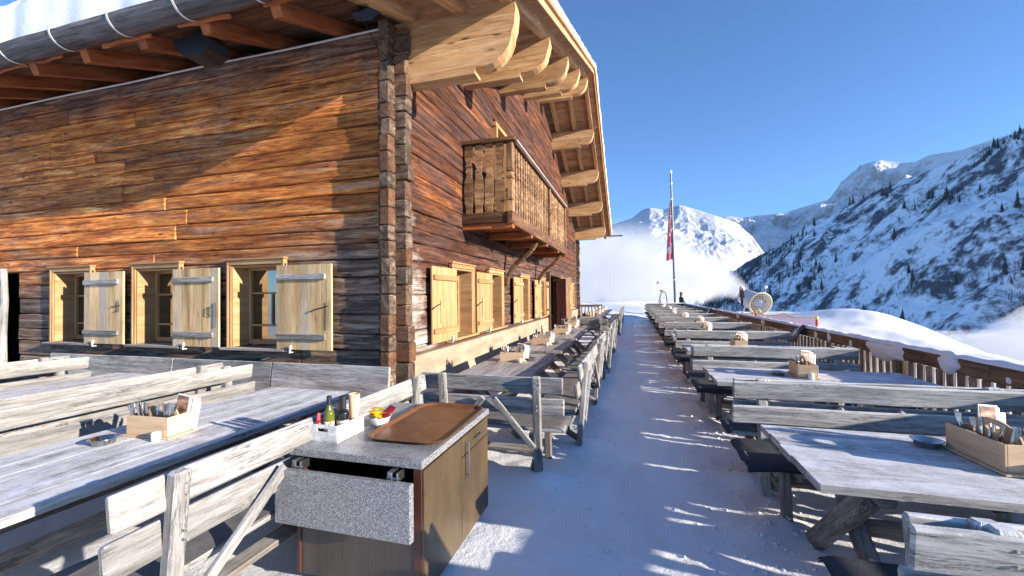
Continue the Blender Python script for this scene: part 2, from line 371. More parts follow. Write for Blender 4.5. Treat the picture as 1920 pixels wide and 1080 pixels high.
def m_snow(name, b=.5, tint=(.88, .90, .93), tracks=0.):
    N = NT(name); p = N.pos(); a = N.noise(p, 3.2, 6, .62); c = N.noise(p, 22, 5, .72); d = N.noise(p, 110, 2, .6)
    col = N.mix(N.ramp(a, [(.35, 0), (.7, 1)]), tint, tuple(x * .93 for x in tint))
    if tracks:
        q = N.xyz(p); e = N.noise(N.mp(p, (1.2, .35, 1)), 1.3, 5, .7)
        m = N.math('MULTIPLY', N.ramp(e, [(.46, 0), (.66, 1)]), N.math('MULTIPLY', N.mr(q[0], -.7, -.1), N.mr(q[0], 1.4, .7)))
        col = N.mix(N.math('MULTIPLY', m, tracks), col, (.70, .67, .66))
        dv = N.vor(N.mp(p, (2.6, 1.9, 1)), 1, 'SMOOTH_F1').outputs[0]; c = N.math('ADD', c, N.math('MULTIPLY', N.ramp(dv, [(.15, 0), (.42, 1)]), .8))
    h = N.math('ADD', N.math('MULTIPLY', c, .7), N.math('MULTIPLY', d, .25))
    n1 = N.bump(a, b * .5, .06); return N.out(col, .65, N.bump(h, b, .025, n1), Specular_IOR_Level=.25)
M['snow'] = m_snow('trodden_snow', .55, tracks=.5); M['snows'] = m_snow('smooth_snow', .22); M['snowr'] = m_snow('roof_snow', .35)
# ================================================================ ground and terrain
def fbm(x, y, z=0., o=5, h=.55):
    a = 1.; s = 0.; f = 1.
    for _ in range(o):
        s += a * noise.noise(Vector((x * f, y * f, z))); f *= 2.03; a *= h
    return s
PILES = []
for i in range(-1, 11):
    yy = 2.97 + 2.55 * i
    for dy in (.55, 1.3): PILES.append((1.0 + RN.uniform(-.15, .15), yy + dy, .16, .05 + RN.random() * .05))
    PILES.append((.80, yy + .2 + RN.uniform(-.3, .3), .14, .035))
PILES += [(-.78, 3.80, .2, .07), (-1.05, 3.95, .2, .03), (-.55, 4.85, .16, .05), (-.55, 6.7, .15, .05), (-.5, 8.9, .15, .05), (-.9, 4.6, .25, .05), (-.45, 11, .2, .05), (-.45, 13.1, .2, .06)]
def ground_z(x, y):
    z = .012 * fbm(x * 1.7, y * 1.7) + .009 * fbm(x * 6, y * 6, 4)
    if y < 12: z += .007 * abs(noise.noise(Vector((x * 9, y * 7, 2)))) * 2 + .004 * noise.noise(Vector((x * 16, y * 16, 5)))
    for (a, b, r, h) in PILES:
        d2 = ((x - a) ** 2 + (y - b) ** 2) / (r * r)
        if d2 < 6: z += h * math.exp(-d2) * (1 + .5 * noise.noise(Vector((x * 14, y * 14, 1))))
    if x > 3.0: z += (x - 3.0) * .12
    return z
mb = MB()
xs = [-12 + .35 * i for i in range(21)] + [-4.95 + .065 * i for i in range(129)] ; xs = sorted(set(round(q, 3) for q in xs))
ys = [-4 + .4 * i for i in range(12)] + [.6 + .06 * i for i in range(120)] + [7.8 + .12 * i for i in range(110)] + [21 + .3 * i for i in range(32)]
b = mb._a([(x, y, ground_z(x, y)) for y in ys for x in xs]); nx = len(xs)
for j in range(len(ys) - 1):
    for i in range(nx - 1):
        q = b + j * nx + i; mb.face((q, q + 1, q + nx + 1, q + nx), [(0, 0)] * 4, .5)
g = mb.build('terrace_ground', M['snow'], smooth=True); tag(g, None, None, None, 'structure')

# loose crumbs and clods of snow kicked up along the walkway
mb = MB(); rc = random.Random(77)
for k in range(1500):
    q = rc.random(); y = .9 + 15 * rc.random() ** 1.6
    x = rc.gauss(.95, .22) if q < .6 else (rc.gauss(-.62, .15) if q < .8 and y > 3.6 else rc.uniform(-.9, 1.3))
    if y < 3.3 and x < -.95: continue
    r = rc.uniform(.006, .018) * (1.5 if rc.random() < .1 else 1); z = ground_z(x, y) + r * .3
    p = [Vector((x + r * rc.uniform(.6, 1.3) * a, y + r * rc.uniform(.6, 1.3) * b_, z + r * rc.uniform(.5, .9) * c)) for a, b_, c in ((1, 0, 0), (0, 1, 0), (-1, 0, 0), (0, -1, 0), (0, 0, 1), (0, 0, -1))]
    b = mb._a(p)
    for i in range(4): j = (i + 1) % 4; mb.face((b + i, b + j, b + 4), [(0, 0)] * 3, .5); mb.face((b + j, b + i, b + 5), [(0, 0)] * 3, .5)
tag(mb.build('snow_crumbs', M['snows'], smooth=True), 'loose crumbs of snow scattered on the trodden walkway', 'snow crumbs', None, 'stuff')

def sstep(a, b, x):
    t = max(0., min(1., (x - a) / (b - a))); return t * t * (3 - 2 * t)
def terrain_z(x, y):
    r = math.hypot(x, y)
    inside = (-13 < x < 3.39) and (-5 < y < 30.1)
    if inside: return -.35
    # snowfield outside the railing, with a smooth mound, then the drop to the valley
    z = 0.
    if x > 3.3:
        base = .34 + .14 * sstep(11, 18, y)
        edge = 6.9 + .12 * max(0, y - 10)
        z = base + .03 * fbm(x * .8, y * .8, 9, 3) - .22 * max(0, x - edge) ** 1.5
        z += .44 * math.exp(-((x - 9.5) / 1.75) ** 2 - ((y - 22.5) / 3.4) ** 2) + (.22 * max(0, x - edge) ** 1.5 * math.exp(-((x - 9.2) / 2.6) ** 2 - ((y - 21.5) / 5) ** 2) if y > 14 else 0)
    if y > 29: 
        back = .15 + .05 * (y - 30) * .3 - max(0, y - 60) * .02
        k = sstep(29.5, 32, y); z = back if x <= 3.3 else z * (1 - k) + min(back, back - .10 * max(0, x - 5) ** 1.4) * k
        z += .9 * math.exp(-((x + 4.0) / 2.6) ** 2 - ((y - 33) / 2.5) ** 2)
        z += 1.6 * math.exp(-((x + 9.0) / 5) ** 2 - ((y - 42) / 7) ** 2)
    z = max(z, -130 + .02 * r)
    z += .05 * fbm(x * .5, y * .5, 3, 4) * sstep(3.4, 6, max(x, y - 27)) 
    if r > 60: z -= (r - 60) * .10
    return max(z, -120)
mb = MB()
def polar(i, j, ni, nj):
    a = rad(-48 + 150 * i / 520) if i <= 520 else rad(102 + 210 * (i - 520) / (ni - 520)); 
    t = j / nj; r = 3.2 * (700 / 3.2) ** t
    x = r * math.sin(a); y = r * math.cos(a); return x, y
ni, nj = 640, 210
b = mb._a([(lambda p: (p[0], p[1], terrain_z(*p)))(polar(i, j, ni, nj)) for j in range(nj + 1) for i in range(ni + 1)])
for j in range(nj):
    for i in range(ni):
        q = b + j * (ni + 1) + i; mb.face((q, q + ni + 1, q + ni + 2, q + 1)[::-1], [(0, 0)] * 4, .5)
t_ = mb.build('snow_terrain', M['snows'], smooth=True); tag(t_, None, None, None, 'structure')
mb = MB()
b = mb._a([(-3500, -500, -125), (3380, -500, -125), (3380, 6500, -125), (-3500, 6500, -125)]); mb.face((b, b + 1, b + 2, b + 3), [(0, 0)] * 4, .5)
tag(mb.build('valley_floor', M['snows']), None, None, None, 'structure')

# ================================================================ mountains
def m_mount(name, rock, rs, lo, hi,  snowc=(.56, .58, .62), streak=(1, 1, .35), bmp=.7, bd=6.):
    N = NT(name); p = N.pos()
    a = N.noise(N.mp(p, tuple(rs * q for q in streak)), 1, 9, .68, .4); c = N.noise(N.mp(p, (rs * 5, rs * 5, rs * 4)), 1, 5, .75)
    big = N.noise(N.mp(p, (rs * .35,) * 3, (50, 0, 0)), 1, 3, .6); nz = N.xyz(N.n("ShaderNodeNewGeometry").outputs["Normal"])[2]
    v = N.math('ADD', N.math('ADD', N.math('MULTIPLY', a, .6), N.math('MULTIPLY', c, .28)), N.math('MULTIPLY', big, .3))
    v = N.math('ADD', v, N.mr(nz, .9, .5, -.05, .10))
    m = N.ramp(v, [(lo, 0), (hi, 1)])
    rc = N.ramp(c, [(.35, tuple(q * .6 for q in rock)), (.65, tuple(q * 1.5 for q in rock))])
    return N.out(N.mix(m, snowc, rc), .8, N.bump(N.math('ADD', a, N.math('MULTIPLY', c, .5)), bmp, bd), Specular_IOR_Level=.1)
MM = {'near': m_mount('scrub_and_snow', (.060, .066, .080), .026, .605, .70, snowc=(.88, .90, .93), streak=(1, 1, .55), bmp=.5, bd=5.), 'far': m_mount('alpine_snow', (.16, .155, .15), .006, .66, .78, bmp=.6, bd=16.),
      'peak': m_mount('alpine_snow_high', (.17, .165, .16), .005, .62, .72, bmp=.6, bd=20.)}
def interp(tab, s):
    k = s * (len(tab) - 1); i = min(int(k), len(tab) - 2); f = k - i
    return [tab[i][q] * (1 - f) + tab[i + 1][q] * f for q in range(len(tab[0]))]
def massif(name, ridge, foot, mat, amp, fr, nu=300, nv=150, expo=1., seed=0, back=True, rid=.6):
    """ridge / foot: lists of (azimuth deg from +Y, metres away, height in metres); the face runs down from ridge to foot"""
    def P_(s, t):
        a, D, h = interp(ridge, s); a2, D2, h2 = interp(foot, s)
        if t >= 0:
            aa = a + (a2 - a) * t; d = D + (D2 - D) * t; z = h + (h2 - h) * (1 - (1 - t) ** expo)
        else: aa = a; d = D * (1 - t * .08); z = h + t * (h + 400) * 1.
        x = d * math.sin(rad(aa)); y = d * math.cos(rad(aa))
        q = Vector((x * fr, y * fr, seed)); n1 = noise.noise(q * .9) 
        rg = 0; am = 1; f = 1
        for o in range(7):
            rg += am * (1 - abs(noise.noise(q * f)) * 2 - .5); f *= 2.1; am *= .52
        k = min(1, .06 + abs(t) * 5) if t >= 0 else .2
        z += amp * k * (rid * rg + (1 - rid) * n1 * 1.6) * (1 if t < .8 else max(0, (1 - t) / .2))
        return (x, y, z)
    mb = MB(); t0 = -.5 if back else 0.; ts = [t0 * (1 - j / 6) for j in range(6)] if back else []
    ts += [(j / nv) ** 1.15 for j in range(nv + 1)]
    b = mb._a([P_(i / nu, t) for t in ts for i in range(nu + 1)])
    for j in range(len(ts) - 1):
        for i in range(nu):
            q = b + j * (nu + 1) + i; mb.face((q, q + nu + 1, q + nu + 2, q + 1), [(0, 0)] * 4, .5)
    o = mb.build(name, mat, smooth=True); tag(o, None, None, None, 'structure'); return P_
def hh(a, D, e): return (a, D, 1.7 + D * math.tan(rad(e)))
RM = massif('shaded_mountain', [hh(6.5, 1500, -3), hh(9.2, 1450, -.9), hh(11.6, 1400, 2.3), hh(13.3, 1370, 3.6), hh(17.1, 1300, 5.6), hh(20.1, 1250, 7.7), hh(21.5, 1220, 8.4), hh(25.1, 1160, 10.2), hh(27.5, 1120, 11.0), hh(30.8, 1060, 12.0), hh(32.8, 1030, 12.7), hh(35.0, 1000, 13.7), hh(40, 930, 15), hh(46, 980, 17.5), hh(54, 1050, 21), hh(62, 1150, 24), hh(70, 1250, 25), hh(76, 1350, 24)],  # ridge past the right edge of view is added, unseen, to shade this slope
            [(5, 1350, -125), (8, 1150, -125), (11, 980, -125), (14, 860, -125), (18, 740, -125), (22, 640, -125), (26, 560, -125), (30, 500, -125), (34, 450, -125), (38, 410, -125), (42, 380, -125), (46, 350, -125), (50, 360, -125), (56, 400, -125), (64, 480, -125), (74, 600, -125)], MM['near'], 34, .0042, 420, 240, 1.15, 3.3)
massif('sunlit_mountain', [hh(-14, 2900, 3), hh(-9, 2850, 4.5), hh(-6.9, 2800, 5.9), hh(-2.6, 2700, 9.1), hh(-1, 2650, 9.5), hh(0.1, 2650, 9.8), hh(1.4, 2600, 10.7), hh(2.4, 2550, 10.9), hh(4.0, 2520, 10.6), hh(6, 2500, 11.0), hh(8.2, 2450, 10.2), hh(10, 2400, 9.4), hh(12.3, 2400, 8.4), hh(14, 2350, 6.6), hh(15.5, 2350, 4.0), hh(17, 2350, 1)],
       [(-14, 1900, -125), (-11, 1850, -125), (-9, 1800, -125), (-6, 1750, -125), (-4, 1700, -125), (-2, 1650, -125), (0, 1600, -125), (2, 1550, -125), (4, 1500, -125), (6, 1500, -125), (8, 1500, -125), (10, 1500, -125), (12, 1550, -125), (14, 1600, -125), (16, 1700, -125), (18, 1800, -125)], MM['far'], 95, .0021, 360, 200, 1.1, 4.4)
massif('middle_ridge', [hh(8, 4000, 8.5), hh(11.2, 4000, 9.2), hh(13, 3950, 8.9), hh(15.1, 3900, 9.0), hh(17, 3850, 8.9), hh(18.7, 3800, 9.1), hh(21.6, 3700, 9.3), hh(24.2, 3600, 9.8), hh(27.5, 3500, 10.4), hh(31, 3500, 10.4)],
       [(7, 2700, -50), (10, 2700, -50), (13, 2600, -50), (16, 2600, -50), (18, 2500, -50), (20, 2500, -50), (22, 2500, -50), (24, 2500, -50), (27, 2400, -50), (30, 2400, -50)], MM['far'], 230, .0019, 320, 170, .9, 2.7)
massif('high_peak', [hh(12, 6200, 7.6), hh(17.7, 6100, 9.1), hh(19.6, 6050, 9.5), hh(21.4, 6000, 9.8), hh(22.5, 5900, 11.0), hh(23.4, 5850, 12.2), hh(24.0, 5800, 12.9), hh(25.6, 5800, 13.1), hh(27.1, 5750, 12.6), hh(28.2, 5700, 12.5), hh(29.2, 5700, 12.9), hh(31.2, 5600, 12.8), hh(32.8, 5600, 13.1), hh(36, 5600, 13.6)],
       [(12, 4500, 100), (16, 4500, 100), (18, 4500, 100), (20, 4400, 100), (22, 4300, 100), (23, 4300, 100), (24, 4300, 100), (25.5, 4300, 100), (27, 4300, 100), (28, 4300, 100), (30, 4300, 100), (31, 4300, 100), (33, 4300, 100), (36, 4300, 100)], MM['peak'], 260, .0013, 320, 160, .95, 5.5)

# conifers on the shaded slope
def m_tree():
    N = NT('conifer_needles'); return N.out(N.mix(N.rnd(), (.016, .026, .022), (.045, .058, .045)), .9, None, Specular_IOR_Level=.1)
M['tree'] = m_tree()
def conifer_mb(mb, base, h, rn, tiers=9):
    bx, by, bz = base
    mb.tube([(bx, by, bz - 1), (bx, by, bz + h * .9)], [h * .02, h * .004], 5)
    for t in range(tiers):
        f = t / (tiers - 1); z = bz + h * (.06 + .86 * f); r = h * .19 * (1 - f) ** .85 + h * .02
        n = 9; pts = []
        for k in range(n):
            a = 2 * math.pi * (k + rn.random() * .6) / n; rr = r * rn.uniform(.55, 1.15); pts.append((bx + rr * math.cos(a), by + rr * math.sin(a), z - h * .055 * rn.uniform(.6, 1.4)))
        b = mb._a(pts + [(bx, by, z + h * .13)])
        for k in range(n): mb.face((b + k, b + (k + 1) % n, b + n), [(0, 0)] * 3, rn.random())
rt = random.Random(5)
protos = []
for v in range(4):
    mb = MB(); conifer_mb(mb, (0, 0, 0), 10, rt); o = mb.build('conifer_tree', M['tree']); protos.append(o)
spots = []
def dens(s, t): return noise.noise(Vector((s * 9, t * 6, 3))) + .6 * noise.noise(Vector((s * 22, t * 15, 7)))
while len(spots) < 290:
    s = rt.random(); t = rt.random() ** 1.2 * .8 + .005
    if s > .95: continue
    if dens(s, t) + (.15 if t < .06 and s < .4 else 0) + (.30 if s < .30 else 0) > rt.uniform(.12, .5): spots.append((s, t))
for i, (s, t) in enumerate(spots):
    x, y, z = RM(s, t); h = rt.uniform(11, 24) * (.9 if t < .3 else 1)
    o = protos[i] if i < 4 else protos[i % 4].copy()
    if i >= 4: sc.collection.objects.link(o)
    o.location = (x, y, z - .5); o.scale = (h / 10, h / 10, h / 10 * rt.uniform(.9, 1.15)); o.rotation_euler = (0, 0, rt.random() * 6)
    tag(o, 'dark conifer growing on the shaded snowy mountainside', 'tree', 'conifers on the shaded mountainside')
mb = MB(); k = 0
while k < 7500:
    s = rt.random() * .97; t = rt.random() ** 1.1 * .85
    if dens(s, t) + (.6 if s < .24 and t > .08 else 0) > rt.uniform(.05, .65):
        x, y, z = RM(s, t); h = rt.uniform(2.5, 7) if s > .22 else rt.uniform(5, 12); conifer_mb(mb, (x, y, z - .3), h, rt, 4); k += 1
tag(mb.build('mountain_scrub', M['tree']), 'dark low scrub and young firs covering the shaded mountainside', 'scrub', None, 'stuff')

# ================================================================ blown snow and valley mist
def m_vol(name, dens_, nsc, lo, hi, col=(.84, .85, .87), an=.1, streak=(1, 1, 1), soft=None):
    N = NT(name); N.t.nodes.remove(N.b); v = N.n("ShaderNodeVolumePrincipled"); v.inputs["Color"].default_value = col + (1,); v.inputs["Anisotropy"].default_value = an
    a = N.noise(N.mp(N.pos(), tuple(nsc * q for q in streak)), 1, 4, .6)
    d = N.math('MULTIPLY', N.ramp(a, [(lo, 0), (hi, 1)]), dens_)
    if soft: d = N.math('MULTIPLY', d, soft(N))
    N.l(d, v.inputs["Density"]); N.l(v.outputs[0], N.t.nodes["Material Output"].inputs["Volume"]); return N.m
path = [((4.95, 21.1, 1.62), .28), ((5.3, 26, 2.1), .75), ((5.4, 31, 2.6), 1.3), ((5.1, 36, 3.1), 2.2), ((4.6, 41, 3.7), 3.3), ((3.0, 48, 4.4), 4.9), ((-.5, 58, 5.0), 6.9), ((-7, 71, 5.6), 8.9), ((-17, 85, 6), 10.8), ((-31, 99, 6), 12), ((-55, 118, 6), 9)]
def plume_soft(N):
    p = N.xyz(N.pos()); t = N.math('DIVIDE', p[1], 120.)
    cc = N.ramp(t, [(c[1] / 120, ((c[0] + 60) / 80, c[2] / 10, r / 16)) for c, r in path]); q = N.xyz(cc)
    cx = N.math('MULTIPLY_ADD', q[0], 80., -60.); cz = N.math('MULTIPLY', q[1], 10.); r = N.math('MULTIPLY', q[2], 16.)
    dx = N.math('DIVIDE', N.math('SUBTRACT', p[0], cx), r); dz = N.math('DIVIDE', N.math('SUBTRACT', p[2], cz), r)
    d = N.math('ADD', N.math('MULTIPLY', dx, dx), N.math('MULTIPLY', dz, dz))
    wob = N.math('MULTIPLY', N.math('SUBTRACT', N.noise(N.pos(), .12, 4, .6), .5), 1.6)
    e = N.mr(N.math('ADD', d, wob), 1.15, .15, 0., 1.)
    return N.math('MULTIPLY', N.math('MULTIPLY', e, e), N.mr(p[1], 21, 60, 5.0, .8))
mb = MB(); rings = []
for i, (c, r) in enumerate(path):
    r = r * 1.25
    c = Vector(c); t = (Vector(path[min(i + 1, len(path) - 1)][0]) - Vector(path[max(i - 1, 0)][0])).normalized(); a = Vector((0, 0, 1)); a -= t * a.dot(t); a.normalize(); b_ = t.cross(a)
    rings.append(mb._a([c + (a * math.cos(k * math.pi / 12) + b_ * math.sin(k * math.pi / 12)) * r * (1 + .22 * noise.noise(c * .08 + Vector((math.cos(k * math.pi / 12) * 1.3, math.sin(k * math.pi / 12) * 1.3, 0)))) for k in range(24)]))
for i in range(len(path) - 1):
    for k in range(24):
        j = (k + 1) % 24; mb.face((rings[i] + k, rings[i] + j, rings[i + 1] + j, rings[i + 1] + k), [(0, 0)] * 4, 0)
mb.face(tuple(rings[0] + k for k in range(24))[::-1], [(0, 0)] * 24, 0); mb.face(tuple(rings[-1] + k for k in range(24)), [(0, 0)] * 24, 0)
tag(mb.build('blown_snow_cloud', m_vol('blown_snow', .26, .085, .34, .66, soft=plume_soft), smooth=True), 'white cloud of blown artificial snow drifting left from the snow cannon', 'snow mist', None, 'stuff')
def blob(name, c, rx, ry, rz, mat, label, seed):
    mb = MB(); c = Vector(c); nu, nv = 40, 20; rows = []
    for j in range(1, nv):
        th = math.pi * j / nv; ps = []
        for i in range(nu):
            ph = 2 * math.pi * i / nu; d = Vector((math.sin(th) * math.cos(ph), math.sin(th) * math.sin(ph), math.cos(th)))
            k = 1 + .35 * noise.noise(d * 1.6 + Vector((seed, 0, 0))) + .15 * noise.noise(d * 4 + Vector((seed, 3, 0)))
            ps.append(c + Vector((d.x * rx, d.y * ry, d.z * rz)) * k)
        rows.append(mb._a(ps))
    T = mb._a([c + Vector((0, 0, rz))]); B = mb._a([c - Vector((0, 0, rz))])
    for j in range(len(rows) - 1):
        for i in range(nu): q = (i + 1) % nu; mb.face((rows[j] + i, rows[j + 1] + i, rows[j + 1] + q, rows[j] + q), [(0, 0)] * 4, 0)
    for i in range(nu): q = (i + 1) % nu; mb.face((T, rows[0] + i, rows[0] + q), [(0, 0)] * 3, 0); mb.face((B, rows[-1] + q, rows[-1] + i), [(0, 0)] * 3, 0)
    tag(mb.build(name, mat, smooth=True), label, 'mist', None, 'stuff')
blob('valley_mist', (78, 88, -21), 34, 55, 17, m_vol('valley_mist_vol', .075, .045, .30, .66), 'white mist lying in the valley beyond the snow bank', 1)

# the air: even haze round everything
mb = MB(); x0, x1, y0, y1, z0, z1 = -3600, 3420, -620, 6700, -127, 1560
b = mb._a([(x, y, z) for z in (z0, z1) for y in (y0, y1) for x in (x0, x1)])
for f in ((0, 2, 3, 1), (4, 5, 7, 6), (0, 1, 5, 4), (2, 6, 7, 3), (0, 4, 6, 2), (1, 3, 7, 5)): mb.face(tuple(b + k for k in f), [(0, 0)] * 4, 0)
HZ = NT('air_haze'); HZ.t.nodes.remove(HZ.b); v = HZ.n("ShaderNodeVolumePrincipled"); v.inputs["Color"].default_value = (.42, .66, 1.0, 1); v.inputs["Density"].default_value = 3.2e-5; v.inputs["Anisotropy"].default_value = .0
HZ.l(v.outputs[0], HZ.t.nodes["Material Output"].inputs["Volume"])
tag(mb.build('haze', HZ.m), None, None, None, 'stuff')
# ================================================================ the hut
XW, YW, YE = -2.85, 4.65, 22.6     # gable plane, long wall plane, far corner
HUT = thing('mountain_hut', 'old two-storey timber mountain hut of dark brown hewn logs with snowy gable roof', 'hut', (-6.0, 13.6, 0), world=True)
APEX = 8.95; SL = .40; YR = 13.6
def zr(y): return APEX - SL * abs(y - YR)
def logrun(mb, axis, fixed, a0, a1, z0, z1, holes, depth, outward, rn, jit=.006):
    """one course of logs; axis 'x' or 'y'; outward = sign of wall normal on the other axis"""
    iv = [(a0, a1)]
    for (h0, h1, hz0, hz1) in holes:
        if z0 < hz1 - .03 and z1 > hz0 + .03:
            n = []
            for (p, q) in iv:
                if h1 <= p or h0 >= q: n.append((p, q)); continue
                if h0 > p: n.append((p, h0))
                if h1 < q: n.append((h1, q))
            iv = n
    for (p, q) in iv:
        cuts = [p]; 
        while q - cuts[-1] > 7.0: cuts.append(cuts[-1] + rn.uniform(3.2, 6.8))
        cuts.append(q)
        for u, v in zip(cuts, cuts[1:]):
            if v - u < .02: continue
            o = rn.uniform(-.012, .008); c = fixed - outward * (depth / 2 - o); zc = (z0 + z1) / 2; sg = max(2, int((v - u) / .35))
            h = z1 - z0 - .009
            if axis == 'x': mb.beam((u + .001, c, zc), (v - .001, c, zc), depth, h, (0, 0, 1), .016, sg, jit, rn.random())
            else: mb.beam((c, u + .001, zc), (c, v - .001, zc), depth, h, (0, 0, 1), .016, sg, jit, rn.random())
rn = random.Random(21)
def courses(z0, z1, fixedz, lo=.19, hi=.28):
    zs = [z0]
    marks = sorted(fixedz) + [z1]
    for m in marks:
        span = m - zs[-1]; k = max(1, round(span / ((lo + hi) / 2))); ws = [rn.uniform(lo, hi) for _ in range(k)]; t = sum(ws)
        for q in ws: zs.append(zs[-1] + q * span / t)
    return zs
SX = [(-9.24, -8.38), (-7.33, -6.47), (-5.44, -4.58)]; GY = [(6.32, 7.18), (8.14, 9.00), (10.66, 11.50), (12.95, 13.75)]
WZ = (1.03, 2.17)
zs = courses(0., 5.16, [1.03, 2.2]); mb = MB()
for k, (a, b) in enumerate(zip(zs, zs[1:])): logrun(mb, 'x', YW, -13.0, -3.0, a, b, [(u, v, *WZ) for u, v in SX] + [(-11.2, -10.25, 0, 2.2)], .25, -1, rn)
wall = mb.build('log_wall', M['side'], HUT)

mb = MB()
for (x, z) in [(-3.2, 2.62), (-4.05, 2.36), (-4.2, 2.60), (-4.5, 2.9), (-5.1, 2.42), (-5.85, 2.52), (-6.6, 2.46), (-7.1, 2.35), (-3.9, 2.95), (-5.5, 2.95), (-8.2, 2.5)]:
    r = rn.uniform(.012, .022); mb.tube([(x, YW + .02, z), (x - r * .3, YW - .02, z + .01), (x - r * .2, YW - .035, z + .015)], [r * 1.5, r * 1.1, r * .35], 7)
pass
gz = courses(.93, 5.1, [1.03, 2.2, 2.45]); mb = MB()
DOOR = (14.3, 16.7); BD = (8.6, 9.5)
for a, b in zip(gz, gz[1:]): logrun(mb, 'y', XW, YW + .25, YE, a, b, [(u, v, *WZ) for u, v in GY] + [(20.2, 21.0, *WZ), (DOOR[0], DOOR[1], 0, 2.38), (BD[0], BD[1], 3.1, 5.4)], .25, 1, rn, .008)
z = 5.1
while z < 8.6:
    h = rn.uniform(.2, .27); hw = (APEX - .3 - (z + h * .5)) / SL
    if hw < .3: break
    logrun(mb, 'y', XW, max(YR - hw, YW + .25), min(YR + hw, YE), z, z + h, [(BD[0], BD[1], 3.1, 5.4)], .22, 1, rn, .008); z += h
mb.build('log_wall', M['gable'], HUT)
# interlocked corner ends: near corner, plus far corner
for (yc, sg) in ((YW, -1), (YE, 1)):
    mb = MB()
    for k, (a, b) in enumerate(zip(zs, zs[1:])):
        m = (a + b) / 2; j = rn.uniform(-.02, .03)
        mb.beam((-2.915 + rn.uniform(-.01, .01), yc - sg * .30, m), (-2.915 + rn.uniform(-.01, .01), yc + sg * (.13 + j), m), .14, b - a - .008, (0, 0, 1), .014, 2, .006, rn.random())
        a2, b2 = a + .11, b + .11; j = rn.uniform(-.03, .02)
        if b2 > 5.1: b2 = 5.1
        if b2 - a2 > .05: mb.beam((-3.1, yc - sg * .075, (a2 + b2) / 2), (-2.665 + j, yc - sg * .075, (a2 + b2) / 2), .15, b2 - a2 - .008, (0, 0, 1), .014, 2, .006, rn.random())
    mb.build('corner_joint', M['corner'], HUT)
# pale plaster base of the gable, far long wall and back
mb = MB(); mb.box((XW - .12, (YW + .2 + DOOR[0]) / 2, .45), (.36, DOOR[0] - YW - .2, .92), .02); mb.box((XW - .12, (YE + DOOR[1]) / 2, .45), (.36, YE - DOOR[1], .92), .02)
mb.build('plaster_base', M['base'], HUT)
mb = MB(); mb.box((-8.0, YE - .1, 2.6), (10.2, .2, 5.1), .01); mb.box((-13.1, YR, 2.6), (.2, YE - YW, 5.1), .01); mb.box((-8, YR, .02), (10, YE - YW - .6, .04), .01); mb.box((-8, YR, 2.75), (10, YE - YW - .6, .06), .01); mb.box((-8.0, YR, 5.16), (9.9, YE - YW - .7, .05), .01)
mb.build('inner_wall', M['dark'], HUT)

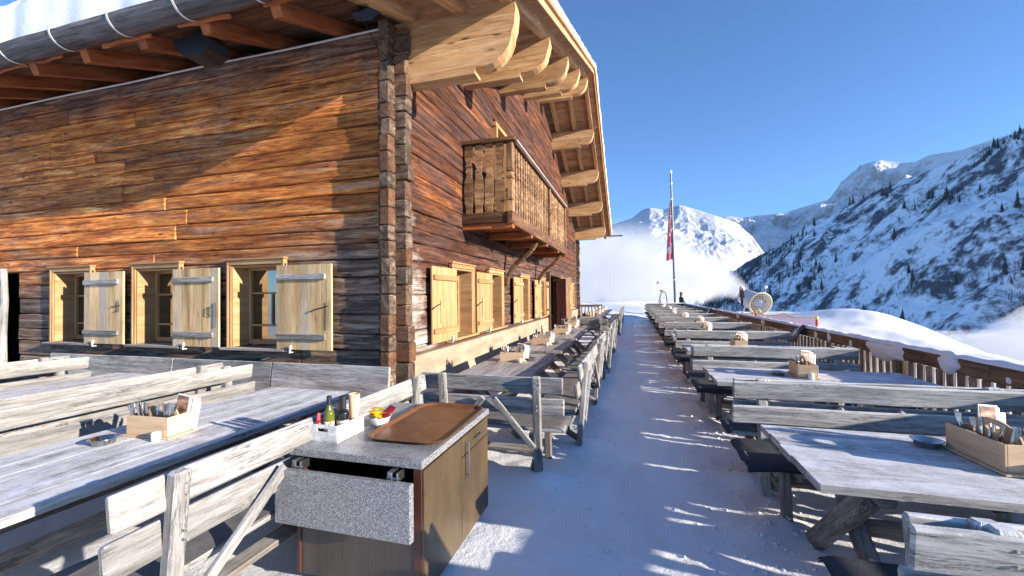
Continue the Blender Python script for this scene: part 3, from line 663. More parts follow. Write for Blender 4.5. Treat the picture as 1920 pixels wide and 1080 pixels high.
# windows with deep reveals; local frame: x along wall, y into the wall, z up
def window(T, wd, side, shutter_mat, batten_mat, off_o, shutter=True, hk=0):
    def B(): m = MB(); m.T = T; return m
    z0, z1 = WZ; cw = .10; hw = wd / 2; d = .24
    m = B()  # sash is the window part itself
    m.box((0, d, z0 + .045), (wd - .02, .06, .07)); m.box((0, d, z1 - .03), (wd - .02, .06, .055))
    for s in (-1, 1): m.box((s * (hw - .035), d, (z0 + z1) / 2), (.055, .062, z1 - z0 - .02))
    for q in (.66, .25): m.box((0, d, z0 + (z1 - z0) * q), (wd - .12, .04, .028))
    m.box((0, d + .002, z0 + (z1 - z0) * .455), (.028, .036, (z1 - z0) * .39))
    win = m.build('window', M['new'], HUT)
    m = B(); m.box((0, d + .012, (z0 + z1) / 2), (wd - .08, .005, z1 - z0 - .06), .001); m.build('pane', M['glass'], win)
    m = B()  # reveal lining and casing
    for s in (-1, 1):
        m.beam((s * (hw - .012), -.045, (z0 + z1) / 2), (s * (hw - .012), d - .03, (z0 + z1) / 2), .026, z1 - z0, (0, 0, 1), .003)
        m.box((s * (hw + .035), -.03, (z0 + z1) / 2 + .02), (.07, .055, z1 - z0 + .06)); m.box((s * (hw + .055), -.045, (z0 + z1) / 2 + .035), (.03, .05, z1 - z0 + .09))
    m.beam((0, -.04, z1 - .012), (0, d - .03, z1 - .012), wd - .052, .026, (0, 0, 1), .003)
    m.box((0, -.035, z1 + .04), (wd + .145, .06, .065)); m.box((0, -.05, z1 + .085), (wd + .19, .085, .026))
    m.build('casing', M['new'], win)
    m = B(); m.beam((-hw - .13, .05, z0 - .022), (hw + .13, .05, z0 - .022), .36, .036, (0, 0, 1), .006, 3, .002); m.build('sill', M['tgrey'] if side > 0 else M['new'], win)
    if not shutter: return
    sh_w = .88; cx = side * (hw - .02 + sh_w / 2) if side > 0 else -(hw - .02 + sh_w / 2)
    m = B(); n = 5; ws = [rn.uniform(.8, 1.2) for _ in range(n)]; tt = sum(ws); x = cx - sh_w / 2
    for q in ws:
        w_ = sh_w * q / tt; m.box((x + w_ / 2, -.088, 1.585), (w_ - .002, .028, 1.125), .003, rn.random()); x += w_
    sh = m.build('shutter', shutter_mat, HUT)
    for zz in (1.20, 1.985):
        m = B(); m.beam((cx - .42, -.12, zz), (cx + .36 * (1 if side > 0 else 1.1), -.12, zz), .034, .075, (0, 0, 1), .006, 2, .002); m.build('batten', batten_mat, sh)
    m = B(); x0 = cx + side * .30
    if hk == 0: m.tube([(x0 + .06, -.115, 1.70), (x0 + .06, -.115, 1.53), (x0 - .02, -.118, 1.53)], .005, 5); m.tube([(x0 - .10, -.12, 1.60), (x0 + .1, -.115, 1.62)], .006, 5)
    elif hk == 1: m.tube([(x0 - .06, -.115, 1.58), (x0 + .04, -.118, 1.60), (x0 + .04, -.118, 1.46), (x0 - .06, -.118, 1.48), (x0 - .06, -.115, 1.58)], .005, 5); m.tube([(x0 + .09, -.115, 1.66), (x0 + .09, -.115, 1.3)], .005, 5)
    else: m.tube([(x0 - .17, -.118, 1.52), (x0 - .12, -.125, 1.55), (x0 + .10, -.12, 1.60)], .007, 5); m.tube([(x0 + .1, -.115, 1.66), (x0 + .1, -.115, 1.3)], .004, 5)
    m.build('latch', M['iron'], sh)
    m = B(); x1 = cx - side * .20; m.tube([(x1, -.02, .99), (x1, -.13, .985), (x1 + .02, -.13, 1.05), (x1 + .015, -.125, 1.08)], [.01, .01, .02, .014], 6); m.build('shutter_stop', M['galv'], sh)
for i, (u, v) in enumerate(SX): window(Matrix.Translation((0 + (u + v) / 2, YW, 0)), v - u, 1, M['shutter_w'], M['grey'], 0, hk=i)
RG = Matrix.Rotation(math.pi / 2, 4, 'Z')
for i, (u, v) in enumerate(GY[:3]): window(Matrix.Translation((XW, (u + v) / 2, 0)) @ RG, v - u, -1, M['shutter'], M['shutter'], 0, hk=2)
window(Matrix.Translation((XW, (GY[3][0] + GY[3][1]) / 2, 0)) @ RG, GY[3][1] - GY[3][0], -1, M['shutter'], M['shutter'], 0)
window(Matrix.Translation((XW, 20.6, 0)) @ RG, .8, -1, M['shutter'], M['shutter'], 0)
# small second shutter beside the door window
mb = MB()
for k in range(3): mb.box((XW + .1, 13.86 + .13 * k, 1.585), (.028, .126, 1.12), .003)
s2 = mb.build('shutter', M['shutter'], HUT)
for zz in (1.2, 1.98): mb = MB(); mb.box((XW + .13, 13.99, zz), (.03, .36, .07)); mb.build('batten', M['bdark'], s2)
# door: dark opening, frame, red leaf standing open; vertical planks beyond
mb = MB()
for y in (DOOR[0] + .06, DOOR[1] - .06): mb.box((XW - .04, y, 1.2), (.34, .12, 2.38))
mb.box((XW - .04, (DOOR[0] + DOOR[1]) / 2, 2.43), (.36, DOOR[1] - DOOR[0] + .1, .12)); mb.build('door_frame', M['bdark'], HUT)
mb = MB()
for k in range(3): mb.beam((XW + .02 + .13 * k, DOOR[1] - .2, .06), (XW + .02 + .13 * k, DOOR[1] - .2, 2.33), .05, .128, (1, 0, 0), .004)
dr = mb.build('door', M['door'], HUT); mb = MB(); mb.tube([(XW + .26, DOOR[1] - .22, 1.0), (XW + .26, DOOR[1] - .28, 1.0), (XW + .18, DOOR[1] - .28, 1.0)], .01, 6); mb.build('handle', M['steeld'], dr)
mb = MB(); y = 16.85
while y < 20.0:
    q = rn.uniform(.16, .30); mb.box((XW + .06, y + q / 2, 1.45), (.035, q - .008, 2.05 + rn.uniform(-.1, .08)), .004, rn.random()); y += q
mb.build('plank_cladding', M['balc'], HUT)
mb = MB(); mb.tube([(XW + .05, 14.05, 2.52), (XW + .09, 14.05, 2.9), (XW + .07, 14.0, 3.0)], .01, 5); mb.beam((XW + .08, 13.2, 2.95), (XW + .08, 13.42, 2.95), .12, .2); mb.build('wall_lamp', M['black'], HUT)

# purlins with rounded, notched ends
PY = [4.82, 7.0, 9.2, 11.4, 13.6, 15.8, 18.0, 20.2, 22.4]
for k, y in enumerate(PY):
    top = zr(y) - .235; H_ = .80 if k == 0 else .62; x0 = -3.6; tip = -1.27; mb = MB(); seam = top - H_ * .46; wd = .2
    up = [(x0, seam + .003), (tip - .05, seam + .003), (tip - .02, seam + .08), (tip, top - .10), (tip - .015, top), (x0, top)]
    cur = []
    for q in range(9):
        a = q / 8 * math.pi / 2; cur.append((tip - .45 + .40 * math.sin(a), seam - .0 - (H_ * .54 - .07) * math.cos(a)))
    lo = [(x0, top - H_), (tip - .52, top - H_), (tip - .52, top - H_ + .06), (tip - .50, top - H_ + .085)] + cur + [(x0, seam - .003)]
    mb.prism(up, (0, y, 0), (1, 0, 0), (0, 0, 1), (0, 1, 0), wd); mb.prism(lo, (0, y, 0), (1, 0, 0), (0, 0, 1), (0, 1, 0), wd - .004)
    mb.build('purlin', M['purlin'], HUT)
# rafters
def rafter(x, y0, y1, w_=.13, h=.16, mat='rafter', off=.075):
    mb = MB(); mb.beam((x, y0, zr(y0) - .062 - off), (x, y1, zr(y1) - .062 - off), w_, h, (0, 0, 1), .006, 2); mb.build('rafter', M[mat], HUT)
for k in range(10): rafter(-3.62 - 1.0 * k, 3.58, 6.2)
for x in (-1.37, -1.98, -2.62):
    rafter(x, 3.58, 13.58, mat='purlin'); rafter(x, 23.62, 13.62, mat='purlin')
# roof boarding, both slopes, boards running along x
for sg in (-1, 1):
    mb = MB(); s = 0.
    while s < 10.05:
        q = rn.uniform(.13, .17); y0 = YR + sg * s; y1 = YR + sg * min(s + q, 10.08)
        c0 = Vector((0, (y0 + y1) / 2, (zr(y0) + zr(y1)) / 2 - .04)); ln = abs(y1 - y0) * math.sqrt(1 + SL * SL); nrm = Vector((0, sg * SL, 1)).normalized()
        mb.mi = 0; mb.beam((-3.02, c0.y, c0.z), (-1.1, c0.y, c0.z), ln - .004, .035, nrm, .004, 1, 0, rn.random())
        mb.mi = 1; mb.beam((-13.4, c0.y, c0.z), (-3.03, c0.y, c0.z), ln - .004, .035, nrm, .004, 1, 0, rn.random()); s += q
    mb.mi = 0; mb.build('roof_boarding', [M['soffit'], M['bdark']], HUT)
    mb = MB(); nn = Vector((0, sg * SL, 1)).normalized()
    mb.beam((-1.085, YR, zr(YR) - .06), (-1.085, YR + sg * 10.1, zr(YR + sg * 10.1) - .06), .03, .17, nn, .004, 3, .002); mb.beam((-1.05, YR, zr(YR) + .02), (-1.05, YR + sg * 10.12, zr(YR + sg * 10.12) + .02), .06, .10, nn, .004, 6, .004)
    mb.build('barge_board', M['soffit'], HUT)
    mb = MB()
    def sn(u, v, sg=sg):
        # lump of snow over the slope: u across x, v down the slope
        x = -13.4 + 12.36 * u; s = (10.10 if sg > 0 else 10.27) * v; y = YR + sg * s; e = min(1, (1 - u) * 12.36 / .16, 1); e2 = min(1, (1 - v) * 10.1 / (.18 if sg > 0 else .12)); k = math.sqrt(max(0, e)) * math.sqrt(max(0, e2))
        t = (.17 if u > .87 else .26 + (.66 * max(0, (v - .80) / .20) ** .7 if sg < 0 else 0)) * (1 + .25 * noise.noise(Vector((x * .5, y * .7, 1))) + .08 * noise.noise(Vector((x * 3, y * 3, 4))))
        if sg < 0 and v > .965: return (x, max(y, 3.40 + .06 * noise.noise(Vector((x * 2, 0, 0)))), max(5.03, zr(y) + t * k))
        return (x + (.05 * noise.noise(Vector((y * 1.7, 0, 3))) if u > .99 else 0), y, zr(y) + .0 + max(.0, t * k) - (.02 if k < .05 and sg > 0 else 0))
    mb.grid(sn, 160, 130); mb.build('roof_snow', M['snowr'], HUT, smooth=True)
# icing line of snow on the verge
mb = MB()
for sg in (-1, 1):
    pts = [(-1.045 + .015 * noise.noise(Vector((y, 0, 0))), YR + sg * y, zr(YR + sg * y) + .075 + .02 * noise.noise(Vector((y * 2, 5, 0)))) for y in [q * .12 for q in range(0, 85)]]
    mb.tube(pts, [.055 * (1 + .5 * noise.noise(Vector((k * .35, 9, sg)))) for k in range(len(pts))], 7)
mb.build('verge_snow', M['snowr'], HUT, smooth=True)
# gutters: hollow half logs on iron straps
for (yg, zg, x0, x1) in ((3.44, 4.985, -13.5, -.95), (23.76, 4.93, -13.5, -.45)):
    mb = MB(); sgm = 40
    ring = [(math.cos(a) * .155, math.sin(a) * .15) for a in [math.pi + math.pi * k / 10 for k in range(11)]] + [(math.cos(a) * .125, math.sin(a) * .12) for a in [2 * math.pi - math.pi * k / 10 for k in range(11)]]
    if yg > 10: ring = [(a * .45, b * .45) for a, b in ring]
    rr = []
    for k in range(sgm + 1):
        x = x0 + (x1 - x0) * k / sgm; jy = .006 * noise.noise(Vector((x * 2, 0, 0))); rr.append(mb._a([(x, yg + a + jy, zg + b + .01 * noise.noise(Vector((x * 1.3, a * 5, 0)))) for a, b in ring]))
    for k in range(sgm):
        for i in range(22):
            j = (i + 1) % 22; mb.face((rr[k] + i, rr[k] + j, rr[k + 1] + j, rr[k + 1] + i)[::-1], [(k * .3, i * .03), (k * .3, i * .03 + .03), (k * .3 + .3, i * .03 + .03), (k * .3 + .3, i * .03)][::-1], .5)
    mb.face(tuple(rr[0] + i for i in range(22)), [(0, 0)] * 22, .5); mb.face(tuple(rr[-1] + i for i in range(22))[::-1], [(0, 0)] * 22, .5)
    gt = mb.build('gutter', M['gutter'], HUT, smooth=False)
    if yg < 10:
        for k in range(8):
            x = -3.70 - 1.0 * k; mb = MB(); pr = [(yg - .163 * math.cos(a), zg - .160 * math.sin(a)) for a in [math.pi * q / 12 for q in range(0, 13)]]
            pts = [(yg - .16, zg + .03)] + pr
            for (a, b), (c, d) in zip(pts, pts[1:]): mb.beam((x - .01, a, b), (x - .01, c, d), (.028), .006, (0, c - a, d - b + .001) if False else (0, -(d - b), c - a), .001)
            mb.build('gutter_strap', M['galv'], gt)
# splintered fascia under the gutter, cable along the wall top
for k in range(8): x = -12.5 + 1.25 * k; mb = MB(); mb.beam((x, 3.56, 4.865 + rn.uniform(-.02, .01)), (x + rn.uniform(.5, 1.1), 3.56, 4.855 + rn.uniform(-.02, .01)), .03, .045, (0, 0, 1), .006, 5, .014); mb.build('fascia_board', M['rafter'], HUT)
mb = MB(); mb.tube([(-13 + .5 * k, YW - .05, 5.095 + .005 * math.sin(k)) for k in range(21)], .013, 6); mb.build('cable', M['galv'], HUT)
mb = MB(); mb.tube([(-3.25, 4.3, 5.45), (-3.2, 4.6, 5.15), (-3.1, 4.6, 4.95), (-2.9, 4.5, 4.7), (-2.72, 4.5, 4.55)], .006, 5); mb.tube([(-2.75, 4.0, 5.45), (-2.3, 4.15, 5.43), (-2.2, 4.3, 5.36), (-2.3, 4.45, 5.3)], .006, 5); mb.build('wire', M['iron'], HUT)

# balcony
bal = None
BY0, BY1, BX = 6.85, 12.92, -1.98
mb = MB(); y = BY0 + .1
for k in range(7): x = XW + .06 + k * .118; mb.box((x, (BY0 + BY1) / 2, 3.03), (.112, BY1 - BY0 - .02, .035), .004)
for y in (BY0 + .06, 8.3, 9.9, 11.5, BY1 - .06): mb.box(((XW + BX) / 2 + .02, y, 2.93), (BX - XW + .06, .12, .14), .01)
bal = mb.build('balcony', M['rafter'], HUT)
mb = MB(); mb.beam((BX + .02, BY0 - .06, 3.03), (BX + .02, BY1 + .05, 3.03), .10, .22, (0, 0, 1), .012, 8, .006); mb.box(((XW + BX) / 2, BY0 - .0, 3.05), (BX - XW, .08, .19), .01); mb.box(((XW + BX) / 2, BY1, 3.05), (BX - XW, .08, .19), .01); mb.build('edge_beam', M['bdark'], bal)
for y in (BY0 + .05, 10.35, BY1 - .05):
    mb = MB()
    for (za, zb, q) in ((3.14, 3.34, .11), (3.34, 3.37, .135), (3.37, 3.72, .09), (3.72, 3.76, .125), (3.76, 3.84, .085), (3.84, 3.88, .125), (3.88, 4.36, .11)): mb.beam((BX, y, za), (BX, y, zb), q, q, (1, 0, 0), .01)
    mb.build('newel_post', M['balc'], bal)
mb = MB(); mb.beam((BX, BY0 - .05, 4.39), (BX, BY1 + .05, 4.39), .15, .06, (0, 0, 1), .01, 8, .003); mb.beam((XW, BY0 + .02, 4.38), (BX + .12, BY0 + .02, 4.38), .16, .075, (0, 0, 1), .01, 2, .003); mb.beam((XW, BY1, 4.38), (BX, BY1, 4.38), .12, .06)
mb.build('handrail', M['bdark'], bal)
mb = MB(); mb.tube([(BX + .085, BY0, 4.425), (BX + .085, BY1, 4.425)], .013, 6); mb.build('rail_edging', M['galv'], bal)
prof = [(.0, .055), (.10, .055), (.16, .075), (.34, .085), (.48, .075), (.58, .038), (.62, .062), (.66, .04), (.70, .062), (.74, .04), (.82, .07), (.95, .07), (1.0, .06)]
def baluster_poly(w0, h): pts = [(w0 * b / .085, a * h) for a, b in prof]; return [(x, z) for x, z in pts] + [(-x, z) for x, z in pts[::-1]]
def balu(o, ax, an, w0=.085, h=1.2):
    mb = MB(); mb.prism(baluster_poly(w0, h), o, ax, (0, 0, 1), an, .03); return mb.build('baluster', M['balc'], bal)
for k in range(4): balu((XW + .12 + .19 * k, BY0 + .02, 3.14), (1, 0, 0), (0, 1, 0), .088)
n = 31
for k in range(n):
    y = BY0 + .22 + (BY1 - BY0 - .44) * k / (n - 1)
    if abs(y - 10.35) > .1: balu((BX, y, 3.14), (0, 1, 0), (1, 0, 0), .075)
for y in (9.3, 12.55):   # curved struts
    mb = MB(); pts = [(XW + .05, y, 1.92), (XW + .10, y, 2.15), (XW + .28, y, 2.42), (XW + .50, y, 2.58), (XW + .66, y, 2.72), (XW + .78, y, 2.9)]
    for a, b in zip(pts, pts[1:]): mb.beam(a, b, .11, .10, (-.6, 0, 1), .02, 1, .004, .5)
    mb.build('strut', M['bdark'], bal)
mb = MB()
for y in (BD[0] + .04, BD[1] - .04): mb.box((XW + .03, y, 4.25), (.12, .08, 2.3))
mb.box((XW + .03, (BD[0] + BD[1]) / 2, 5.42), (.12, BD[1] - BD[0] + .12, .09)); bdoor = mb.build('balcony_door', M['new'], HUT)
mb = MB(); mb.box((XW - .1, (BD[0] + BD[1]) / 2, 4.25), (.04, BD[1] - BD[0] - .02, 2.3)); mb.build('door_leaf', M['new'], bdoor)
mb = MB(); mb.box((XW - .07, (BD[0] + BD[1]) / 2, 4.75), (.01, .55, .9), .001); mb.build('pane', M['glass'], bdoor)

# floodlight and hanging box lamp under the eaves
t = thing('floodlight', 'black angular floodlight mounted high on the hut corner under the eaves', 'lamp', (-2.98, 4.33, 5.2), world=True)
mb = MB(); c = Vector((-2.98, 4.33, 5.2)); mb.prism([(-.13, -.10), (.0, -.16), (.13, -.10), (.15, .08), (.0, .14), (-.15, .08)], c, (1, 0, .15), (0, .25, .97), (0, -1, .25), .10); mb.prism([(-.16, -.13), (.0, -.19), (.17, -.12), (.17, -.095), (.0, -.155), (-.16, -.10)], c + Vector((0, -.05, 0)), (1, 0, .15), (0, .25, .97), (0, -1, .25), .12); mb.build('housing', plain('blue_black_metal', (.035, .05, .085), .4, .3), t)
mb = MB(); mb.prism([(-.09, -.06), (.09, -.06), (.10, .07), (-.10, .07)], c + Vector((.0, -.065, .02)), (1, 0, .15), (0, .25, .97), (0, -1, .25), .02); mb.build('lens', plain('dark_glass', (.01, .015, .03), .08), t)
mb = MB(); mb.tube([(c.x - .15, c.y, c.z), (c.x - .15, c.y + .05, c.z + .2), (c.x + .15, c.y + .05, c.z + .2), (c.x + .15, c.y, c.z)], .012, 6); mb.build('bracket', M['iron'], t)
t = thing('patio_heater', 'black rounded heater hanging under the gutter among the rafters', 'heater', (-5.02, 3.85, 4.75), world=True)
c = Vector((-5.02, 3.85, 4.75)); mb = MB(); mb.prism([(-.30, .11), (-.20, -.06), (-.10, -.13), (.14, -.15), (.26, -.09), (.28, .04), (.22, .13)], c, (1, 0, 0), (0, 0, 1), (0, 1, 0), .26); mb.build('housing', M['black'], t)
mb = MB(); mb.tube([c + Vector((0, 0, .1)), c + Vector((0, 0, .30))], .02, 6); mb.build('mount', M['iron'], t)

# side doorway at the left edge: light frame, weathered post
t = thing('doorway_screen', 'pale wooden door panel with a weathered round post at the left end of the wall', 'door screen', (-10.55, 4.5, 0), world=True)
mb = MB(); mb.box((-10.95, 4.52, 1.1), (.42, .05, 2.15)); mb.box((-10.69, 4.50, 1.1), (.07, .07, 2.2)); mb.build('panel', M['shutter_w'], t)
mb = MB(); mb.tube([(-10.37 + .02 * math.sin(k * 1.3), 4.52, .02 + k * .28) for k in range(9)], [.05, .055, .05, .052, .05, .048, .05, .045, .045], 9); mb.build('post', M['grey'], t)
mb = MB(); mb.tube([(-10.72, 4.4, 0), (-10.72, 4.4, 1.1), (-10.76, 4.4, 1.55), (-10.78, 4.4, 1.6)], [.16, .14, .05, .02], 12)
tag(mb.build('folded_parasol', plain('green_canvas', (.02, .22, .15), .8, 0, .4, 12), smooth=True), 'folded green parasol leaning by the pale door panel at the left edge', 'parasol')
# ================================================================ tables and benches
def make_table(L, W, label, group, mat='tgrey', legm='leg', nb=5, end=.32):
    """long axis along local x, centred, top at 0.75"""
    t = thing('beer_garden_table', label, 'table', (0, 0, 0), 0, group); mb = MB(); ws = [rn.uniform(.9, 1.1) for _ in range(nb)]; s = sum(ws); y = -W / 2
    for q in ws:
        a = W * q / s; mb.beam((-L / 2 + rn.uniform(-.008, .008), y + a / 2, .728 + rn.uniform(-.002, .002)), (L / 2 + rn.uniform(-.008, .008), y + a / 2, .728), a - .004, .044, (0, 0, 1), .0016, 6, .0008, rn.random()); y += a
    mb.build('tabletop', M[mat], t)
    for sx in (-1, 1):
        x = sx * (L / 2 - end)
        mb = MB(); mb.beam((x, -W / 2 + .06, .67), (x, W / 2 - .06, .67), .08, .07, (0, 0, 1), .012, 2, .003); mb.build('batten', M[legm], t)
        for sy in (-1, 1):
            mb = MB(); mb.beam((x - sy * .037 * sx, sy * (W / 2 - .17), .64), (x - sy * .037 * sx, -sy * (W / 2 - .10), -.01), .07, .12, (0, 1, 0), .01, 2, .003); mb.build('leg', M[legm], t)
    mb = MB(); mb.beam((-L / 2 + end, 0, .33), (L / 2 - end, 0, .33), .06, .09, (0, 0, 1), .01, 3, .003); mb.build('stretcher', M[legm], t)
    return t
def make_bench(L, label, group, mat='grey', legm='leg'):
    """long axis x, back at y=0, seat towards +y"""
    t = thing('backrest_bench', label, 'bench', (0, 0, 0), 0, group); hp = L / 2 - .24
    for (z, dy) in ((.875, -.012), (.675, .016)):
        mb = MB(); mb.beam((-L / 2 + rn.uniform(-.01, .01), dy, z), (L / 2 + rn.uniform(-.01, .01), dy, z), .036, .152, (0, .12, 1), .009, 7, .003); mb.build('backrest_slat', M[mat], t)
    for s in (-1, 1):
        mb = MB(); mb.beam((s * hp, .03, 0), (s * hp, -.062, .965), .075, .06, (0, 1, 0), .01, 3, .002)
        for zz in (.66, .70, .86, .91): mb.tube([(s * hp + .01, -.075 + .0, zz), (s * hp + .01, -.069 - .03, zz)], .005, 5)
        mb.build('post', M[mat], t)
        mb = MB(); mb.beam((s * hp, .50, 0), (s * hp, .47, .42), .07, .06, (0, 1, 0), .01, 2, .002); mb.build('leg', M[legm], t)
        mb = MB(); mb.beam((s * (hp - .065), -.0, .385), (s * (hp - .065), .56, .385), .05, .08, (0, 0, 1), .01, 1); mb.beam((s * (hp - .06), .02, .08), (s * (hp - .06), .42, .30), .04, .07, (0, 0, 1), .01, 1); mb.build('side_rail', M[legm], t)
        mb = MB(); mb.beam((s * (hp - .03), -.035, .30), (s * max(hp - .60, .05), -.042, .74), .055, .035, (0, 1, 0), .006, 2, .002); mb.build('brace', M[mat], t)
    mb = MB()
    for y in (.17, .44): mb.beam((-L / 2, y, .447), (L / 2, y, .447), .255, .036, (0, 0, 1), .008, 5, .003)
    mb.build('seat', M[mat], t)
    mb = MB(); mb.beam((-hp, .20, .20), (hp, .20, .20), .12, .035, (0, 0, 1), .006, 4, .003); mb.build('stretcher', M[legm], t)
    return t
def make_pad(L, mat, label, seed, ov=.04, sag=.045, full=True):
    mb = MB(); mb.r_ = 0
    def f(u, v):
        x = -L / 2 + L * u; y = .04 + (.53 + ov) * v; z = .475 + .012 * noise.noise(Vector((x * 3, y * 5, seed)))
        if v > .92: z -= sag * (v - .92) / .08 * (1 + .8 * noise.noise(Vector((x * 3, seed, 0))))
        e = min(u, 1 - u)
        if e < .03: z -= sag * .9 * (1 - e / .03) * (.6 + .6 * noise.noise(Vector((y * 6, seed, 5))))
        return (x, y, z)
    mb.grid(f, 44, 16); mb.grid(lambda u, v: tuple(Vector(f(1 - u, v)) - Vector((0, 0, .014))), 44, 16)
    return tag(mb.build('seat_pad', M[mat], smooth=True), label, 'seat pad')
ORD = ['first', 'second', 'third', 'fourth', 'fifth', 'sixth', 'seventh', 'eighth', 'ninth', 'tenth', 'eleventh', 'twelfth']
# -------- right row
GT, GB = 'picnic tables in the right row along the fence', 'backrest benches of the right row along the fence'
PER = 2.55; TC = 2.965; NR = 11
t0 = make_table(2.12, 1.0, '', GT, 'greyf'); b0 = make_bench(2.05, '', GB, 'greyf'); pads = [make_pad(2.12, 'pad', '', k) for k in range(3)]
usedp = 0
rt_tables = []
for i in range(NR):
    y = TC + PER * i; o = t0 if i == 0 else dup(t0, (0, 0, 0), group=GT)
    o.location = (1.95 + (rn.uniform(-.03, .03) if i else 0), y + (rn.uniform(-.02, .02) if i else 0), 0); o.rotation_euler = (0, 0, rn.uniform(-.014, .014) if i else 0); rt_tables.append(y)
    o['label'] = 'frosty grey plank table, nearest to the camera in the right row' if i == 0 else f'frosty grey plank table, {ORD[i]} from the camera in the right row by the fence'
k = 0
for i in range(-1, NR):
    yb = TC + PER * i + 1.08
    for (dy, rz, txt) in ((0, math.pi, 'nearer'), (.13, 0, 'farther')):
        if i == NR - 1 and dy: continue
        xx = 1.86 if i >= 0 else 1.91
        if i < 0: yb = TC + PER * i + 1.08 + .20 - (.045 if dy else 0)
        o = b0 if k == 0 else dup(b0, (0, 0, 0), group=GB)
        jx = rn.uniform(-.03, .03); o.location = (xx + jx, yb + dy, 0); o.rotation_euler = (0, 0, rz + rn.uniform(-.012, .012))
        who = (f'its back to the {ORD[i + 1]} table' if i + 1 < NR else 'its back to the far fence') if rz else f'facing the {ORD[i + 1]} table'
        o['label'] = (f'grey bench, {txt} of the back-to-back pair ' + ('before the nearest right table' if i < 0 else f'behind the {ORD[i]} right table'))
        if i == NR - 1: o['label'] = 'grey bench at the far end of the right row before the fence'
        p = pads[k] if k < 3 else pads[k % 3].copy()
        if k >= 3: sc.collection.objects.link(p)
        p.location = o.location; p.rotation_euler = o.rotation_euler; p['group'] = 'dark seat pads of the right row'
        p['label'] = o['label'].replace('grey bench', 'dark pad on the bench')
        k += 1
# -------- row along the gable, long axis along Y
GT2, GB2 = 'picnic tables in the row along the gable wall', 'backrest benches beside the walkway on the hut side'
tabs = [(4.52, 6.73), (7.08, 8.78), (9.14, 11.04), (11.30, 12.75), (17.4, 19.2), (19.7, 21.5), (22.0, 23.8), (24.5, 26.4)]
cache = {}
def near_len(c, L, fn):
    for q in c:
        if abs(q - L) < .16: return c[q], q, False
    c[L] = fn(L); return c[L], L, True
tc, bc, sc_ = {}, {}, {}
for i, (a, b) in enumerate(tabs):
    src, q, new = near_len(tc, b - a, lambda L: make_table(L, .93, '', GT2, 'tgrey', nb=6))
    o = src if new else dup(src, (0, 0, 0)); o.location = (-1.635, (a + b) / 2, 0); o.rotation_euler = (0, 0, math.pi / 2 + rn.uniform(-.01, .01)); o['group'] = GT2
    o['label'] = f'grey plank table, {ORD[i]} from the camera in the row along the gable wall'
    src, q, new = near_len(bc, b - a + .12, lambda L: make_bench(L, '', GB2, 'greyl'))
    o = src if new else dup(src, (0, 0, 0)); o.location = (-.53 + rn.uniform(-.03, .03), (a + b) / 2 + .02, 0); o.rotation_euler = (0, 0, math.pi / 2 + rn.uniform(-.03, .03)); o['group'] = GB2
    o['label'] = f'grey bench backing onto the walkway, {ORD[i]} from the camera on the hut side'
    p = make_pad(q + .02, 'padg', 'grey felt pad on the walkway bench of the ' + ORD[i] + ' gable table', 10 + i, .02, .04); p.location = o.location; p.rotation_euler = o.rotation_euler; p['group'] = 'grey seat pads of the gable row'
    # plain bench against the wall
    if i == 0:
        wb = thing('wall_side_bench', '', 'bench', (0, 0, 0), 0, 'backless benches at the gable wall'); mb = MB()
        for yy in (-.1, .1): mb.beam((-.9, yy, .44), (.9, yy, .44), .19, .04, (0, 0, 1), .008, 3, .003)
        mb.build('seat', M['grey'], wb)
        for s in (-1, 1): mb = MB(); mb.beam((s * .7, 0, 0), (s * .7, 0, .42), .07, .26, (0, 1, 0), .01); mb.build('leg', M['leg'], wb)
        o = wb
    else: o = dup(wb, (0, 0, 0))
    o.location = (-2.50, (a + b) / 2, 0); o.rotation_euler = (0, 0, math.pi / 2); o['group'] = 'backless benches at the gable wall'; o['label'] = f'low backless bench between the gable wall and the {ORD[i]} gable table'
# cross benches standing across the row
cb = make_bench(1.42, 'grey bench with cross braces standing across the row behind the serving cabinet', GB2, 'grey'); cb.location = (-1.33, 3.83, 0); cb.rotation_euler = (0, 0, -.0); 
p = make_pad(1.44, 'padg', 'grey felt pad on the bench standing behind the serving cabinet', 31, .02, .03); p.location = cb.location
c2 = dup(cb, (-1.42, 12.98, 0), 0, 'grey bench standing across the row just before the open hut door', GB2)
# -------- long tables in front of the side wall
GT3, GB3 = 'long tables before the side wall', 'long backrest benches before the side wall'
lt = make_table(3.1, 1.06, 'long frosted plank table nearest the camera before the side wall', GT3, 'greyf', nb=5, end=.38); lt.location = (-3.235, 2.12, 0); lt.rotation_euler = (0, 0, math.pi / 2)
l2 = dup(lt, (-6.05, 2.36, 0), math.pi / 2, 'long frosted plank table standing farther left before the side wall', GT3)
lb = make_bench(2.6, 'long grey bench in the left foreground with braced back towards the camera', GB3, 'greyl'); lb.location = (-1.985, 2.44, 0); lb.rotation_euler = (0, 0, math.pi / 2)
for (x, y, r_, lab) in ((-4.26, 2.32, -1, 'long grey bench on the far side of the nearest long table'), (-4.70, 2.30, 1, 'long grey bench backing onto the one behind the nearest long table'), (-7.06, 2.33, -1, 'long grey bench on the far side of the left long table'), (-7.45, 2.32, 1, 'leftmost long grey bench, half hidden behind another bench back')):
    dup(lb, (x, y, 0), r_ * math.pi / 2, lab, GB3, scale=(1.2, 1, 1))
p = make_pad(2.6, 'padg', 'grey felt pad on the long foreground bench', 41, .02, .03); p.location = lb.location; p.rotation_euler = lb.rotation_euler
t = thing('wall_bench', 'grey wall bench with a broad plank back standing along the side wall', 'bench', (-5.8, 4.3, 0), world=True)
for (x0, x1) in ((-8.95, -6.3), (-6.29, -4.55), (-4.54, -2.80)):
    mb = MB(); mb.beam((x0, 4.42, .655), (x1, 4.42, .655), .04, .43, (0, .12, 1), .008, 6, .003); mb.build('backboard', M['bal'] if False else M['grey'], t)
